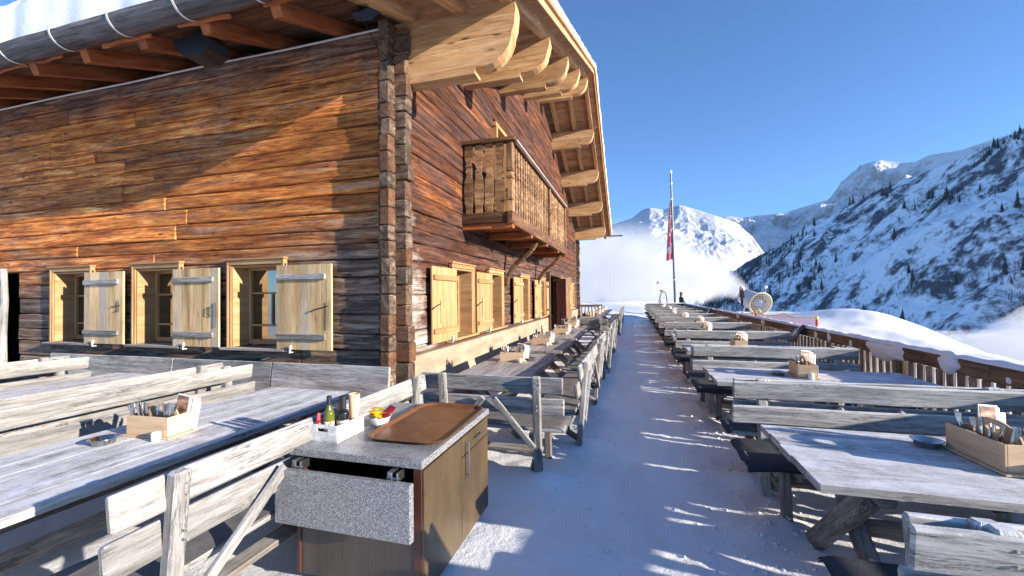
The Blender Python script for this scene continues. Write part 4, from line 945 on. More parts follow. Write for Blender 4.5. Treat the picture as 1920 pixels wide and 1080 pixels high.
mb = MB(); mb.beam((-8.95, 4.15, .45), (-2.85, 4.15, .45), .42, .04, (0, 0, 1), .008, 10, .003); mb.build('seat', M['grey'], t)
for x in (-8.4, -6.3, -4.5, -3.1): mb = MB(); mb.box((x, 4.15, .21), (.08, .36, .42)); mb.build('leg', M['leg'], t)

# ================================================================ fence
def fence(pts, label, h=1.0, step=.165, bw=.105, near=95, snow=True, stop=None):
    t = thing('terrace_fence', label, 'fence', (pts[0][0], pts[0][1], 0), world=True); nb = 0; stuff = MB(); rl = MB(); lo = MB(); sn_ = MB(); d0 = 0
    for a, b in zip(pts, pts[1:]):
        a = Vector((a[0], a[1], 0)); b = Vector((b[0], b[1], 0)); L = (b - a).length; x = (b - a) / L; nrm = Vector((-x.y, x.x, 0))
        k = 0; q = 0
        while q < L - .01:
            q2 = min(q + 3.6, L); rl.beam(a + x * q + Vector((0, 0, h - .078)), a + x * (q2 - .004) + Vector((0, 0, h - .078)), .11, .16, (0, 0, 1), .015, 8, .005); q = q2
        lo.beam(a + Vector((0, 0, .16)) + nrm * .03, b + Vector((0, 0, .16)) + nrm * .03, .05, .10, (0, 0, 1), .01, 6, .004)
        n = int(L / step)
        for i in range(n):
            p_ = a + x * (step * (i + .5)); ps = i % 12 == 6; tilt = rn.uniform(-.008, .008)
            tgt = MB() if (nb < near and not ps) else stuff
            if ps:
                tgt = MB(); tgt.beam(p_ - Vector((0, 0, .05)), p_ + Vector((0, 0, h - .17)), .13, .12, nrm, .012, 2, .003); tgt.build('post', M['rail'], t); continue
            w0, w1 = bw * rn.uniform(.9, 1.08), bw * rn.uniform(.9, 1.05)
            tgt.beam(p_ + Vector((0, 0, .06)) + x * tilt, p_ + Vector((0, 0, h - .17)) - x * tilt, w0 * .72, .035, nrm, .006, 4, .0015, None, w1 * 1.05)
            if nb < near: tgt.build('baluster', M['bal'], t); nb += 1
    rl.build('handrail', M['rail'], t); lo.build('lower_rail', M['bal'], t)
    if stuff.v: o = stuff.build('baluster', M['bal'], t); o['kind'] = 'stuff'
    if snow:   # snow lying along the handrail, hanging over in places
        for a, b in zip(pts, pts[1:]):
            a = Vector((a[0], a[1], 0)); b = Vector((b[0], b[1], 0)); L = (b - a).length; x = (b - a) / L; nrm = Vector((-x.y, x.x, 0)); ns = max(8, int(L / .06))
            def f(u, v):
                s = L * u; th = math.pi * v; k = .7 + .5 * noise.noise(Vector((s * 1.1, 1, 0))) + .3 * noise.noise(Vector((s * 5, 2, 0))); w_ = .075
                ov = max(0, noise.noise(Vector((s * .9, 7, 3))) - .18) * .75 if (s > 1) else 0
                p = a + x * s + nrm * (math.cos(th) * (w_ + .012 * noise.noise(Vector((s * 4, v, 0)))))
                z = h + .002 + max(.004, .065 * k * math.sin(th))
                if v > .9: z -= ov * (v - .9) * 10 * .6; p = p + nrm * (-.015 if ov > 0 else 0)
                return (p.x, p.y, z)
            sn_.grid(f, ns, 12)
        sn_.build('snow_cap', M['snows'], t, smooth=True)
    return t
fence([(3.32, 1.5), (3.32, 29.9)], 'long brown baluster fence with a snow-capped handrail along the right edge of the terrace')
FN = next(o for o in sc.objects if o.name == 'terrace_fence')
for (y, ln, h0, h1, th) in ((6.85, .9, 1.02, .80, .05), (5.62, .34, 1.03, .84, .05), (8.5, .14, .98, .86, .02), (9.05, .12, .97, .84, .02), (7.75, .10, .95, .86, .02), (9.9, .1, .97, .87, .02), (4.9, .08, .92, .86, .012), (4.55, .06, .9, .86, .012), (12.3, .3, 1., .85, .03), (4.2, .16, .95, .88, .015), (15, .4, 1., .88, .03)):
    mb = MB(); zc = (h0 + h1) / 2; hz = (h0 - h1) / 2 * 1.15
    def f(u, v, y=y, ln=ln, zc=zc, hz=hz, th=th):
        a = 2 * math.pi * u; r = v; n_ = 1 + .42 * noise.noise(Vector((math.cos(a) * 1.4, math.sin(a) * 1.4, y))) + .16 * noise.noise(Vector((math.cos(a) * 4, math.sin(a) * 4, y)))
        e = (abs(math.cos(a)) ** .9 * math.copysign(1, math.cos(a)), abs(math.sin(a)) ** .9 * math.copysign(1, math.sin(a)))
        return (3.262 - th * math.sqrt(max(0, 1 - r * r)) + .01, y - e[0] * ln / 2 * r * n_, zc + e[1] * hz * r * n_)
    mb.grid(f, 40, 7); mb.build('snow_patch', M['snows'], FN, smooth=True)
fence([(3.32, 29.9), (.9, 29.9)], 'short baluster fence closing the far right end of the terrace', near=20)
fence([(-3.6, 28.5), (-1.9, 28.5)], 'short brown baluster railing beyond the far corner of the hut', step=.22, bw=.08, near=12, snow=False)

# ================================================================ things on the tables
def m_photo():
    N = NT('menu_photo'); p = N.obj(); a = N.noise(N.mp(p, (9, 9, 14)), 1, 5, .6, .6)
    return N.out(N.ramp(a, [(.3, (.05, .022, .014)), (.48, (.24, .12, .07)), (.55, (.50, .33, .24)), (.7, (.62, .55, .50))]), .35)
M['photo'] = m_photo()
def caddy_proto():
    t = thing('cutlery_caddy', '', 'caddy', (0, 0, 0), 0, 'wooden cutlery caddies on the tables'); L, W, H_ = .345, .175, .125
    mb = MB(); mb.box((0, 0, .006), (L + .05, W + .03, .010), .002)
    for s in (-1, 1): mb.beam((-L / 2, s * (W / 2 - .005), .012 + H_ / 2), (L / 2, s * (W / 2 - .005), .012 + H_ / 2), .010, H_, (0, 0, 1), .0015); mb.beam((s * (L / 2 - .005), -W / 2 + .011, .012 + H_ / 2), (s * (L / 2 - .005), W / 2 - .011, .012 + H_ / 2), .010, H_, (0, 0, 1), .0015)
    mb.build('tray', M['caddyw'], t)
    # handle board across the middle with an oval grip hole
    mb = MB(); n = 24; out_ = [(-.155, .02)] + [(.155 * math.cos(math.pi - math.pi * k / n), .115 + .095 * math.sin(math.pi * k / n)) for k in range(n + 1)] + [(.155, .02)]
    hole = [(.045 * math.cos(2 * math.pi * k / 16), .165 + .018 * math.sin(2 * math.pi * k / 16)) for k in range(16)]
    # strips: left, right, below, above the hole
    def col(x0, x1, z0f, z1f, st=6):
        for i in range(st):
            a = x0 + (x1 - x0) * i / st; b = x0 + (x1 - x0) * (i + 1) / st
            mb.prism([(a, z0f(a)), (b, z0f(b)), (b, z1f(b)), (a, z1f(a))], (0, 0, 0), (1, 0, 0), (0, 0, 1), (0, 1, 0), .009, .5)
    top = lambda x: .115 + .095 * math.sqrt(max(0, 1 - (x / .156) ** 2)); hz = lambda x: .018 * math.sqrt(max(0, 1 - (x / .045) ** 2))
    col(-.155, -.045, lambda x: .02, top, 8); col(.045, .155, lambda x: .02, top, 8); col(-.045, .045, lambda x: .02, lambda x: .165 - hz(x), 8); col(-.045, .045, lambda x: .165 + hz(x), top, 8)
    mb.build('handle', M['caddyw'], t)
    return t
def cutlery(kind):
    mb = MB()
    if kind == 'fork':
        mb.tube([(0, 0, 0), (0, 0, .06), (.0, 0, .15)], [.003, .003, .0065], 6); mb.prism([(-.009, .15), (.009, .15), (.011, .175), (.011, .2), (.006, .2), (.006, .178), (.003, .178), (.003, .2), (-.003, .2), (-.003, .178), (-.006, .178), (-.006, .2), (-.011, .2), (-.011, .175)], (0, 0, 0), (1, 0, 0), (0, 0, 1), (0, 1, 0), .002)
        return mb.build('fork', M['steel'])
    mb.prism([(-.006, 0), (.006, 0), (.008, .06), (.009, .17), (.006, .195), (0, .2), (-.006, .195), (-.009, .17), (-.006, .09)], (0, 0, 0), (1, 0, 0), (0, 0, 1), (0, 1, 0), .003); mb.beam((0, 0, .10), (0, 0, .198), .017, .006, (0, 1, 0), .002)
    return mb.build('knife', M['steel'])
CUT = {'fork': cutlery('fork'), 'knife': cutlery('knife')}; cut_used = {'fork': False, 'knife': False}
def put_cut(kind, loc, rot, where):
    s = CUT[kind]; o = s
    if cut_used[kind]: o = s.copy(); sc.collection.objects.link(o)
    cut_used[kind] = True; o.location = loc; o.rotation_euler = rot; tag(o, f'steel {kind} standing upright in the wooden caddy on {where}', kind, f'cutlery in the caddy on {where}')
CAD = caddy_proto(); cad_used = False
mb = MB(); mb.box((0, 0, .10), (.105, .004, .20), .001); mb.beam((.055, .03, .0), (.055, .035, .2), .105, .003, (1, 0, 0), .0008) if False else None
MC = thing('menu_card', '', 'menu card', (0, 0, 0)); mb.build('card', M['paper'], MC)
mb = MB(); mb.box((-.004, -.0035, .125), (.085, .002, .135), .0005); mb.build('picture', M['photo'], MC)
mb = MB(); mb.box((.085, .012, .085), (.06, .004, .17), .001); mb.box((.072, .022, .095), (.05, .004, .19), .001); mb.build('folded_leaf', M['paper'], MC)
JAR = MB(); JAR.lathe([(.021, 0), (.0265, .006), (.027, .045), (.024, .058), (.012, .061)], (0, 0, 0), 18); JAR = JAR.build('salt_pot', M['white'], smooth=True)
ASH = thing('steel_ashtray', '', 'ashtray', (0, 0, 0)); mb = MB(); mb.lathe([(.052, 0), (.060, .004), (.066, .034), (.082, .040), (.082, .043), (.064, .040), (.052, .010), (.0, .008)], (0, 0, 0), 28); mb.build('bowl', M['steel'], ASH, smooth=True)
mb = MB(); mb.lathe([(.0, .012), (.048, .012), (.048, .016), (.0, .016)], (0, 0, 0), 20); mb.build('insert', M['iron'], ASH)
def place_setting(x, y, rz, where, ncut, zt=.752, ash=None, big=1.0, menu=True, mrot=0):
    global cad_used
    if not cad_used: c = CAD; cad_used = True; c.location = (x, y, zt); c.rotation_euler = (0, 0, rz); mc = MC; jr = JAR; ah = ASH
    else:
        c = dup(CAD, (x, y, zt), rz); mc = dup(MC, (0, 0, 0)) if menu else None; jr = JAR.copy(); sc.collection.objects.link(jr); ah = None
    c.scale = (big,) * 3; tag(c, f'pale wooden cutlery caddy with arched handle standing on {where}', 'caddy', 'wooden cutlery caddies on the tables')
    R_ = Matrix.Rotation(rz, 3, 'Z'); P0 = Vector((x, y, zt))
    def W_(v): return P0 + R_ @ (Vector(v) * big)
    if mrot > 1: mrot = .4 - rz
    if mc:
        mc.location = W_((.09, .055, .03)) if rz < 1 else W_((.10, -.05, .03)); mc.rotation_euler = (-.10, .12, rz + mrot); mc.scale = (big * 1.1,) * 3; tag(mc, f'white menu card in the caddy on {where}', 'menu card', 'menu cards in the caddies')
    jr.location = W_((.130, -.128, .0)) if rz < 1 else W_((-.195, -.02, 0)); jr.scale = (big,) * 3; tag(jr, f'small white salt pot beside the caddy on {where}', 'salt pot', 'white salt pots beside the caddies')
    if ash:
        if ah is None: ah = dup(ASH, (0, 0, 0))
        ah.location = (ash[0], ash[1], zt); tag(ah, f'round steel ashtray standing on {where}', 'ashtray', 'steel ashtrays on the tables')
    elif ah is not None: ah.location = (50, 50, -50)
    for k in range(ncut):
        kk = 'fork' if k % 2 else 'knife'; g_ = k % 2; sx = -1 if k < ncut * .6 else 1
        px = rn.uniform(.03, .14) * sx; py = rn.uniform(-.072, -.015) * (-1 if rz > 1 and k % 3 else 1)
        put_cut(kk, W_((px, py, .03)), (rn.uniform(-.18, .18), rn.uniform(-.1, .1) + sx * .16, rz + rn.uniform(-1, 1)), where)
place_setting(-3.275, 2.215, .06, 'the nearest long table', 22, ash=(-3.41, 1.955), big=1.06, mrot=0)
place_setting(1.945, 3.02, math.pi / 2 + .05, 'the nearest table of the right row', 20, ash=(1.745, 3.22), big=1.15, mrot=1.5)
place_setting(1.875, 5.56, math.pi / 2 - .08, 'the second table of the right row', 12, ash=(1.62, 5.55), big=1.1, mrot=1.5)
for i in range(2, NR):
    place_setting(1.75 + rn.uniform(-.25, .12) + (.1 if i % 3 else -.1), rt_tables[i] + rn.uniform(-.1, .2), math.pi / 2 + rn.uniform(-.2, .2), f'the {ORD[i]} table of the right row', 8 if i < 4 else 4, ash=(1.35, rt_tables[i] - .05) if i < 4 else None, mrot=1.5, big=1.1)
for i, (a, b) in enumerate(tabs):
    if i == 4: continue
    yy = a + (b - a) * [.62, .5, .55, .6, 0, .5, .5, .5][i]
    place_setting(-1.69 + rn.uniform(-.03, .03), yy, rn.uniform(-.05, .1), f'the {ORD[i]} gable table', 14 if i == 0 else 8 if i < 3 else 4, ash=(-1.44, yy + .10) if i < 4 else None, mrot=0)

# ================================================================ serving cabinet
X0, X1, Y0c, Y1c, ZC = -1.985, -1.105, 2.055, 3.16, .82
t = thing('serving_cabinet', 'brown serving cabinet with speckled grey granite top and hanging front leaf', 'cabinet', (-1.55, 2.6, 0), world=True)
mb = MB(); mb.box(((X0 + X1) / 2, (Y0c + Y1c) / 2, ZC - .022), (X1 - X0, Y1c - Y0c, .044), .004); mb.build('countertop', M['granite'], t)
mb = MB(); mb.box(((X0 + X1) / 2 - .012, 1.975, .58), (X1 - X0 - .01, .042, .305), .004); mb.build('hanging_leaf', M['granite'], t)
for x in (X0 + .085, X1 - .165):
    mb = MB(); mb.box((x, 2.035, .745), (.03, .07, .055), .003); mb.box((x + .045, 2.035, .745), (.012, .07, .05), .003); mb.tube([(x - .02, 2.01, .735), (x + .06, 2.01, .735)], .008, 8); mb.build('hinge', M['steeld'], t)
mb = MB(); mb.box((X0 + .045, 2.60, .42), (.022, 1.04, .70), .002); mb.box((X1 - .035, 2.60, .42), (.018, 1.02, .70), .002) ; mb.box(((X0 + X1) / 2, 3.10, .42), (X1 - X0 - .12, .02, .70), .002); mb.box(((X0 + X1) / 2, 2.60, .08), (X1 - X0 - .1, 1.0, .02), .002); mb.box((X1 - .045, 2.095, .42), (.05, .02, .70), .002)
mb.build('carcass', plain('red_brown_board_edge', (.07, .022, .014), .5), t)
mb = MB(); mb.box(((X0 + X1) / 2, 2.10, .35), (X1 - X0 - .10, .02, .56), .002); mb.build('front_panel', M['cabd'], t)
xs_ = X1 - .014
for (ya, yb) in ((2.088, 2.612), (2.618, 3.135)):
    mb = MB(); mb.box((xs_, (ya + yb) / 2, .415), (.018, yb - ya, .69 if ya < 2.5 else .555), .002)
    if ya > 2.5: mb.v = [v + Vector((0, 0, -.067)) for v in mb.v]
    d = mb.build('door', M['cab'], t); yh = 2.555 if ya < 2.5 else 2.675
    mb = MB(); mb.tube([(xs_ + .012, yh, .70), (xs_ + .04, yh, .70)], .005, 6); mb.tube([(xs_ + .012, yh, .50), (xs_ + .04, yh, .50)], .005, 6); mb.tube([(xs_ + .038, yh, .475), (xs_ + .038, yh, .725)], .007, 8)
    if ya > 2.5: mb.build('handle', M['steel'], d)
mb = MB(); mb.box((xs_, 2.877, .697), (.018, .517, .125), .002); d = mb.build('drawer', M['cab'], t)
mb = MB(); mb.tube([(xs_ + .01, 2.80, .70), (xs_ + .036, 2.80, .70), (xs_ + .036, 2.97, .70), (xs_ + .01, 2.97, .70)], .006, 8); mb.build('handle', M['steel'], d)
# tray
def rrect(hx, hy, r, n=6):
    o = []
    for (cx_, cy_, a0) in ((hx - r, hy - r, 0), (-hx + r, hy - r, 90), (-hx + r, -hy + r, 180), (hx - r, -hy + r, 270)):
        for k in range(n + 1): a = rad(a0 + 90 * k / n); o.append((cx_ + r * math.cos(a), cy_ + r * math.sin(a)))
    return o
mb = MB(); prs = [(.0, .0, .10), (-.012, .004, .10), (.012, .006, .12), (.02, .022, .13), (.03, .026, .135), (.03, .021, .135), (.016, .0, .12)]
rings = []
hx, hy = .255, .43
seq = [(-.03, .008, .09), (-.018, .008, .10), (.0, .022, .11), (.012, .026, .12), (.016, .024, .12), (.012, .019, .12), (-.002, .012, .11), (-.02, .001, .10)]
for (g_, z, r) in seq: rings.append(mb._a([(x, y, z) for x, y in rrect(hx + g_, hy + g_, r + g_ * .5)]))
n = 28
for a, b in zip(rings, rings[1:]):
    for k in range(n): j = (k + 1) % n; mb.face((a + k, a + j, b + j, b + k)[::-1], [(0, 0)] * 4, .5)
mb.face(tuple(rings[0] + k for k in range(n)), [(0, 0)] * n, .5); mb.face(tuple(rings[-1] + k for k in range(n))[::-1], [(0, 0)] * n, .5)
o = mb.build('serving_tray', M['tray'], smooth=False); o.location = (-1.375, 2.70, ZC + .001); o.rotation_euler = (0, 0, .03); tag(o, 'large brown frost-speckled tray lying on the granite cabinet top', 'tray')
# condiment crate with bottles
def m_print():
    N = NT('newsprint_pattern'); p = N.obj()
    w_ = N.noise(N.mp(p, (160, 160, 420)), 1, 2, .8); q = N.noise(N.mp(p, (18, 18, 24)), 1, 2, .5)
    m = N.math('MULTIPLY', N.ramp(w_, [(.50, 0), (.54, 1)]), N.ramp(q, [(.42, 0), (.5, .7)]))
    return N.out(N.mix(m, (.80, .79, .77), (.22, .22, .22)), .6)
M['print'] = m_print()
CR = (-1.855, 2.315); t = thing('condiment_crate', 'small white crate with newspaper print holding the sauce bottles', 'crate', (CR[0], CR[1], ZC), -.02)
L_, W_2, H2 = .22, .26, .105
mb = MB(); mb.box((0, 0, .006), (L_, W_2, .01), .001)
for s in (-1, 1): mb.beam((s * (L_ / 2 - .004), -W_2 / 2, H2 / 2), (s * (L_ / 2 - .004), W_2 / 2, H2 / 2), .008, H2, (0, 0, 1), .0015)
mb.beam((-L_ / 2 + .008, W_2 / 2 - .004, H2 / 2), (L_ / 2 - .008, W_2 / 2 - .004, H2 / 2), .008, H2, (0, 0, 1), .0015)
# front panel with a slot grip
for (x0, x1, z0, z1) in ((-L_ / 2 + .008, -.04, 0, H2), (.04, L_ / 2 - .008, 0, H2), (-.04, .04, 0, .062), (-.04, .04, .084, H2)): mb.beam((x0, -W_2 / 2 + .004, (z0 + z1) / 2), (x1, -W_2 / 2 + .004, (z0 + z1) / 2), .008, z1 - z0, (0, 0, 1), .0006)
mb.build('box', M['print'], t)
def glassy(name, col, tr=.6): return plain(name, col, .06, 0, 0, 30, Transmission_Weight=tr, IOR=1.4)
def bottle(name, x, y, prof, mat, cap, label_, cat, lab=None, capmat=None, z0=.0):
    t = thing(name, label_, cat, (x, y, ZC + .013 + z0), 0, 'bottles and jars in the condiment crate'); mb = MB(); mb.lathe(prof, (0, 0, 0), 20); mb.build('body', mat, t, smooth=True)
    if cap: mb = MB(); mb.lathe(cap, (0, 0, 0), 16); mb.build('cap', capmat or M['black'], t, smooth=False)
    if lab: mb = MB(); z0_, z1_, r_, lm = lab; n = 16; a0 = rad(-150); a1 = rad(10); mb.grid(lambda u, v: (r_ * math.cos(a0 + (a1 - a0) * u), r_ * math.sin(a0 + (a1 - a0) * u), z0_ + (z1_ - z0_) * v), n, 1); mb.build('paper_label', lm, t, smooth=True)
    return t
def m_lab(name, cols, sc2=25):
    N = NT(name); v = N.vor(N.obj(), sc2 * 2.2); return N.out(N.ramp(N.xyz(v.outputs["Color"])[0], cols, 'CONSTANT'), .5)
olive = glassy('olive_oil_glass', (.22, .25, .03), .5)
bottle('olive_oil_bottle', -1.865, 2.255, [(.029, 0), (.033, .006), (.033, .13), (.028, .155), (.014, .185), (.013, .235)], olive, [(.0145, .20), (.0155, .205), (.0155, .252), (.013, .256)], 'tall green olive oil bottle with black cap and orange label in the crate', 'bottle', (.02, .10, .0338, m_lab('orange_label', [(0, (.80, .78, .70)), (.45, (.65, .22, .06)), (.75, (.45, .05, .03))])), M['black'])
bottle('ketchup_bottle', -1.925, 2.23, [(.022, 0), (.026, .01), (.027, .05), (.020, .085), (.012, .11)], plain('red_sauce', (.45, .02, .012), .2), [(.013, .105), (.014, .11), (.012, .135), (.006, .15)], 'small red sauce bottle with pink-red cap at the crate corner', 'bottle', (.055, .088, .0268, plain('green_band', (.01, .16, .07), .4)), plain('red_cap', (.60, .05, .08), .35))
bottle('dark_vinegar_bottle', -1.795, 2.30, [(.034, 0), (.038, .006), (.038, .14), (.033, .155), (.016, .163), (.015, .225)], plain('dark_bottle', (.012, .012, .014), .12), [(.017, .165), (.019, .17), (.019, .245), (.016, .25)], 'black-necked vinegar bottle with pale label in the crate', 'bottle', (.025, .10, .0388, plain('cream_label', (.55, .47, .36), .6)), M['black'])
bottle('brown_sauce_bottle', -1.86, 2.36, [(.024, 0), (.027, .006), (.027, .14), (.018, .17), (.012, .2)], glassy('brown_glass', (.18, .05, .02), .4), [(.014, .2), (.014, .225)], 'brown sauce bottle half hidden behind the olive oil', 'bottle', (.05, .13, .0278, m_lab('red_label', [(0, (.5, .08, .04)), (.6, (.7, .55, .3))])), M['black'])
mb = MB(); mb.lathe([(.024, .0), (.026, .01), (.037, .24), (.035, .24), (.024, .012), (.0, .012)], (0, 0, 0), 20); o = mb.build('paper_cup', plain('kraft_cup', (.68, .47, .28), .6), smooth=True); o.location = (-1.79, 2.405, ZC + .013); tag(o, 'tall kraft paper cup at the back of the condiment crate', 'cup', 'bottles and jars in the condiment crate')
# bowl with sachets
BWL = (-1.70, 2.56)
mb = MB(); mb.lathe([(.035, 0), (.038, .006), (.062, .03), (.078, .065), (.080, .068), (.076, .066), (.060, .034), (.034, .01), (.0, .009)], (0, 0, 0), 28); o = mb.build('white_bowl', M['white'], smooth=True); o.location = (*BWL, ZC); tag(o, 'white porcelain bowl full of yellow mustard sachets beside the crate', 'bowl')
def sachet(col, a, dx, dy, dz, rz_, ry, lab, grp, nm):
    mb = MB()
    def f(u, v): return ((u - .5) * .085, (v - .5) * .055, .004 * math.sin(math.pi * u) * math.sin(math.pi * v) + .003 * noise.noise(Vector((u * 5 + a, v * 5, 0))))
    mb.grid(f, 10, 8); mb.grid(lambda u, v: tuple(Vector(f(1 - u, v)) * 1 - Vector((0, 0, .004 * math.sin(math.pi * u) * math.sin(math.pi * v) * 2 + .0012))), 10, 8)
    o = mb.build(nm, col, smooth=True); o.location = (BWL[0] + dx, BWL[1] + dy, ZC + dz); o.rotation_euler = (rn.uniform(-.3, .3), ry, rz_); tag(o, lab, 'sachet', grp)
yel = plain('yellow_foil', (.80, .52, .03), .3); red = plain('red_foil', (.42, .03, .04), .3)
for k in range(7): sachet(yel, k, rn.uniform(-.035, .03), rn.uniform(-.035, .03), .062 + .009 * k, rn.uniform(-.5, .9), rn.uniform(-.35, .2), 'yellow mustard sachet heaped in the white bowl', 'yellow sachets in the bowl', 'mustard_sachet')
for k in range(3): sachet(red, k + 9, .055 + rn.uniform(-.01, .01), .03 + rn.uniform(-.02, .02), .09 + .008 * k, .9 + rn.uniform(-.3, .3), -.6, 'red ketchup sachet sticking up behind the yellow ones', 'red sachets in the bowl', 'ketchup_sachet')
# second serving stand with condiments on the table beyond the door
for k, (x, y, h_, cc) in enumerate([(-1.95, 18.1, .24, (.02, .06, .02)), (-1.85, 18.2, .22, (.35, .3, .03)), (-1.72, 18.0, .26, (.5, .25, .08)), (-1.62, 18.3, .3, (.7, .6, .5)), (-2.05, 18.3, .16, (.4, .03, .02)), (-1.5, 18.1, .15, (.06, .03, .02))]):
    mb = MB(); mb.lathe([(.04, 0), (.045, .01), (.045, h_ * .6), (.018, h_ * .78), (.018, h_), (.01, h_)], (0, 0, 0), 12); o = mb.build('sauce_bottle', plain('bottle_colour', cc, .25), smooth=True); o.location = (x, y, .752)
    tag(o, ['dark green', 'yellow', 'orange', 'tall cream', 'small red', 'squat brown'][k] + ' bottle on the table just beyond the hut door', 'bottle', 'bottles on the table beyond the door')

# ================================================================ snow cannon, net, flag, far details
GC = Vector((5.19, 19.9, 1.23)); gz_ = .46
t = thing('snow_cannon', 'white fan snow cannon with round wire guard and blue motor standing on the snow bank', 'snow cannon', (GC.x, GC.y, gz_), world=True)
ax = Vector((-.30, 1.0, .26)).normalized(); sx = ax.cross(Vector((0, 0, 1))).normalized(); uz = sx.cross(ax)
ylw = plain('cream_painted_steel', (.50, .48, .36), .4); wht = plain('white_painted_steel', (.75, .76, .77), .35); blu = plain('blue_motor', (.03, .14, .42), .35)
def ringpts(c, r, n=36): return [c + (sx * math.cos(2 * math.pi * k / n) + uz * math.sin(2 * math.pi * k / n)) * r for k in range(n + 1)]
mb = MB(); R0 = .47; secs = [(-.02, .47), (.10, .45), (.35, .39), (1.15, .34), (1.15, .32), (.35, .38), (.0, .48)]; rings = []
for d_, r in secs: rings.append(mb._a([GC + ax * d_ + (sx * math.cos(2 * math.pi * k / 32) + uz * math.sin(2 * math.pi * k / 32)) * r for k in range(32)]))
for a, b in zip(rings, rings[1:]):
    for k in range(32): j = (k + 1) % 32; mb.face((a + k, b + k, b + j, a + j), [(0, 0)] * 4, .5)
mb.build('barrel', wht, t, smooth=True)
mb = MB(); mb.tube(ringpts(GC - ax * .03, R0), .032, 8, cap=False); mb.build('inlet_ring', ylw, t, smooth=True)
mb = MB()
for k in range(-6, 7):
    q = k * .072; h_ = math.sqrt(max(0, R0 ** 2 - q * q)); mb.tube([GC - ax * .06 + sx * q - uz * h_, GC - ax * .06 + sx * q + uz * h_], .005, 4); mb.tube([GC - ax * .062 + uz * q - sx * h_, GC - ax * .062 + uz * q + sx * h_], .005, 4)
mb.build('wire_guard', ylw, t)
mb = MB(); mb.tube([GC - ax * .0, GC + ax * .05, GC + ax * .5], [.10, .17, .17], 16); mb.build('motor', blu, t, smooth=True)
mb = MB()
for k in range(6): a = math.pi * k / 3; d_ = sx * math.cos(a) + uz * math.sin(a); mb.beam(GC + ax * .2 + d_ * .15, GC + ax * .2 + d_ * .37, .10, .012, ax + d_.cross(ax) * .5, .003)
mb.build('fan_blade', plain('dark_fan_blade', (.03, .035, .05), .4), t)
mb = MB(); mb.tube([GC + ax * .42, GC + ax * .46], .37, 24); mb.build('stator_plate', plain('shadowed_stator', (.05, .055, .06), .6), t)
mb = MB(); mb.tube([(GC.x - .62, GC.y + .4, gz_), (GC.x - .45, GC.y + .4, 1.35)], .03, 6); mb.tube([(GC.x - .1, GC.y + .3, gz_), (GC.x - .4, GC.y + .4, 1.35)], .03, 6); mb.tube([(GC.x - .25, GC.y - .15, gz_), (GC.x - .35, GC.y + .3, 1.2)], .03, 6); mb.tube([(GC.x - .9, GC.y + .1, gz_), (GC.x - .45, GC.y + .35, 1.1)], .03, 6); mb.tube([(GC.x + .3, GC.y + .1, gz_), (GC.x, GC.y + .2, 1.0)], .035, 6); mb.build('tripod', wht, t)
mb = MB(); c_ = Vector((GC.x - .66, GC.y + .1, 1.75)); mb.beam(c_ - Vector((0, 0, .28)), c_ + Vector((0, 0, .05)), .2, .18, (1, 0, 0), .03); mb.tube([c_ - Vector((0, 0, .6)), c_ - Vector((0, 0, .28))], .05, 8); mb.build('control_box', M['black'], t)
mb = MB(); mb.tube([c_ + Vector((0, 0, .05)), c_ + Vector((0, 0, .15)), c_ + Vector((0, 0, .22))], [.11, .11, .05], 10); mb.build('box_hood', wht, t); mb = MB(); mb.tube([c_ + Vector((0, -.08, .08)), c_ + Vector((0, -.12, .1))], .05, 8); mb.build('signal_lamp', plain('red_lamp_plastic', (.5, .02, .04), .3), t)
mb = MB(); c_ = Vector((GC.x + .22, GC.y, 1.86)); mb.tube([c_ - Vector((0, 0, .34)), c_], .01, 5); mb.tube([c_, c_ + Vector((0, 0, .02)), c_ + Vector((0, 0, .11)), c_ + Vector((0, 0, .13))], [.03, .065, .065, .03], 10); mb.build('antenna', wht, t)
# safety net
t = thing('safety_net', 'sagging pink safety net with yellow top cord strung along the snow bank', 'net', (5.75, 15.8, .5), world=True)
def m_net():
    N = NT('pink_net'); p = N.uv(); q = N.xyz(p); a = N.math('FRACT', N.math('MULTIPLY', q[0], 170)); b = N.math('FRACT', N.math('MULTIPLY', q[1], 9))
    m = N.math('MAXIMUM', N.math('LESS_THAN', a, .42), N.math('LESS_THAN', b, .42)); N.l(m, N.b.inputs["Alpha"]); return N.out((.78, .42, .62), .6)
mnet = m_net(); yc = plain('yellow_cord', (.80, .55, .05), .5); npts = [(5.75, 15.8), (5.25, 17.3), (4.75, 18.8), (4.2, 21.2), (3.7, 24.0)]
def npos(u):
    k = u * (len(npts) - 1); i = min(int(k), len(npts) - 2); f = k - i; return (npts[i][0] * (1 - f) + npts[i + 1][0] * f, npts[i][1] * (1 - f) + npts[i + 1][1] * f, f)
def zbank(x, y): return terrain_z(x, y)
mb = MB()
def nf(u, v):
    x, y, f = npos(u); z0 = zbank(x, y) - .03; ht = .46 - .12 * math.sin(math.pi * f); return (x + .03 * math.sin(u * 60 + v * 3) * (1 - v), y, z0 + ht * v)
mb.grid(nf, 120, 8); mb.build('mesh', mnet, t)
mb = MB(); mb.tube([Vector(nf(k / 120, 1)) + Vector((0, 0, 0.012 + .004 * (k % 2))) for k in range(121)], .018, 6); mb.build('top_cord', yc, t)
for k, (x, y) in enumerate(npts):
    z0 = zbank(x, y)
    if k in (1, 3): continue
    mb = MB(); mb.mi = 0; mb.tube([(x, y, z0 - .1), (x, y, z0 + .16)], .04, 8); mb.mi = 1; mb.tube([(x, y, z0 + .16), (x, y, z0 + .38)], .0405, 8); mb.mi = 0; mb.tube([(x, y, z0 + .38), (x, y, z0 + .47)], .043, 8); mb.build('stake', [yc, plain('red_sleeve', (.6, .03, .03), .4)], t)
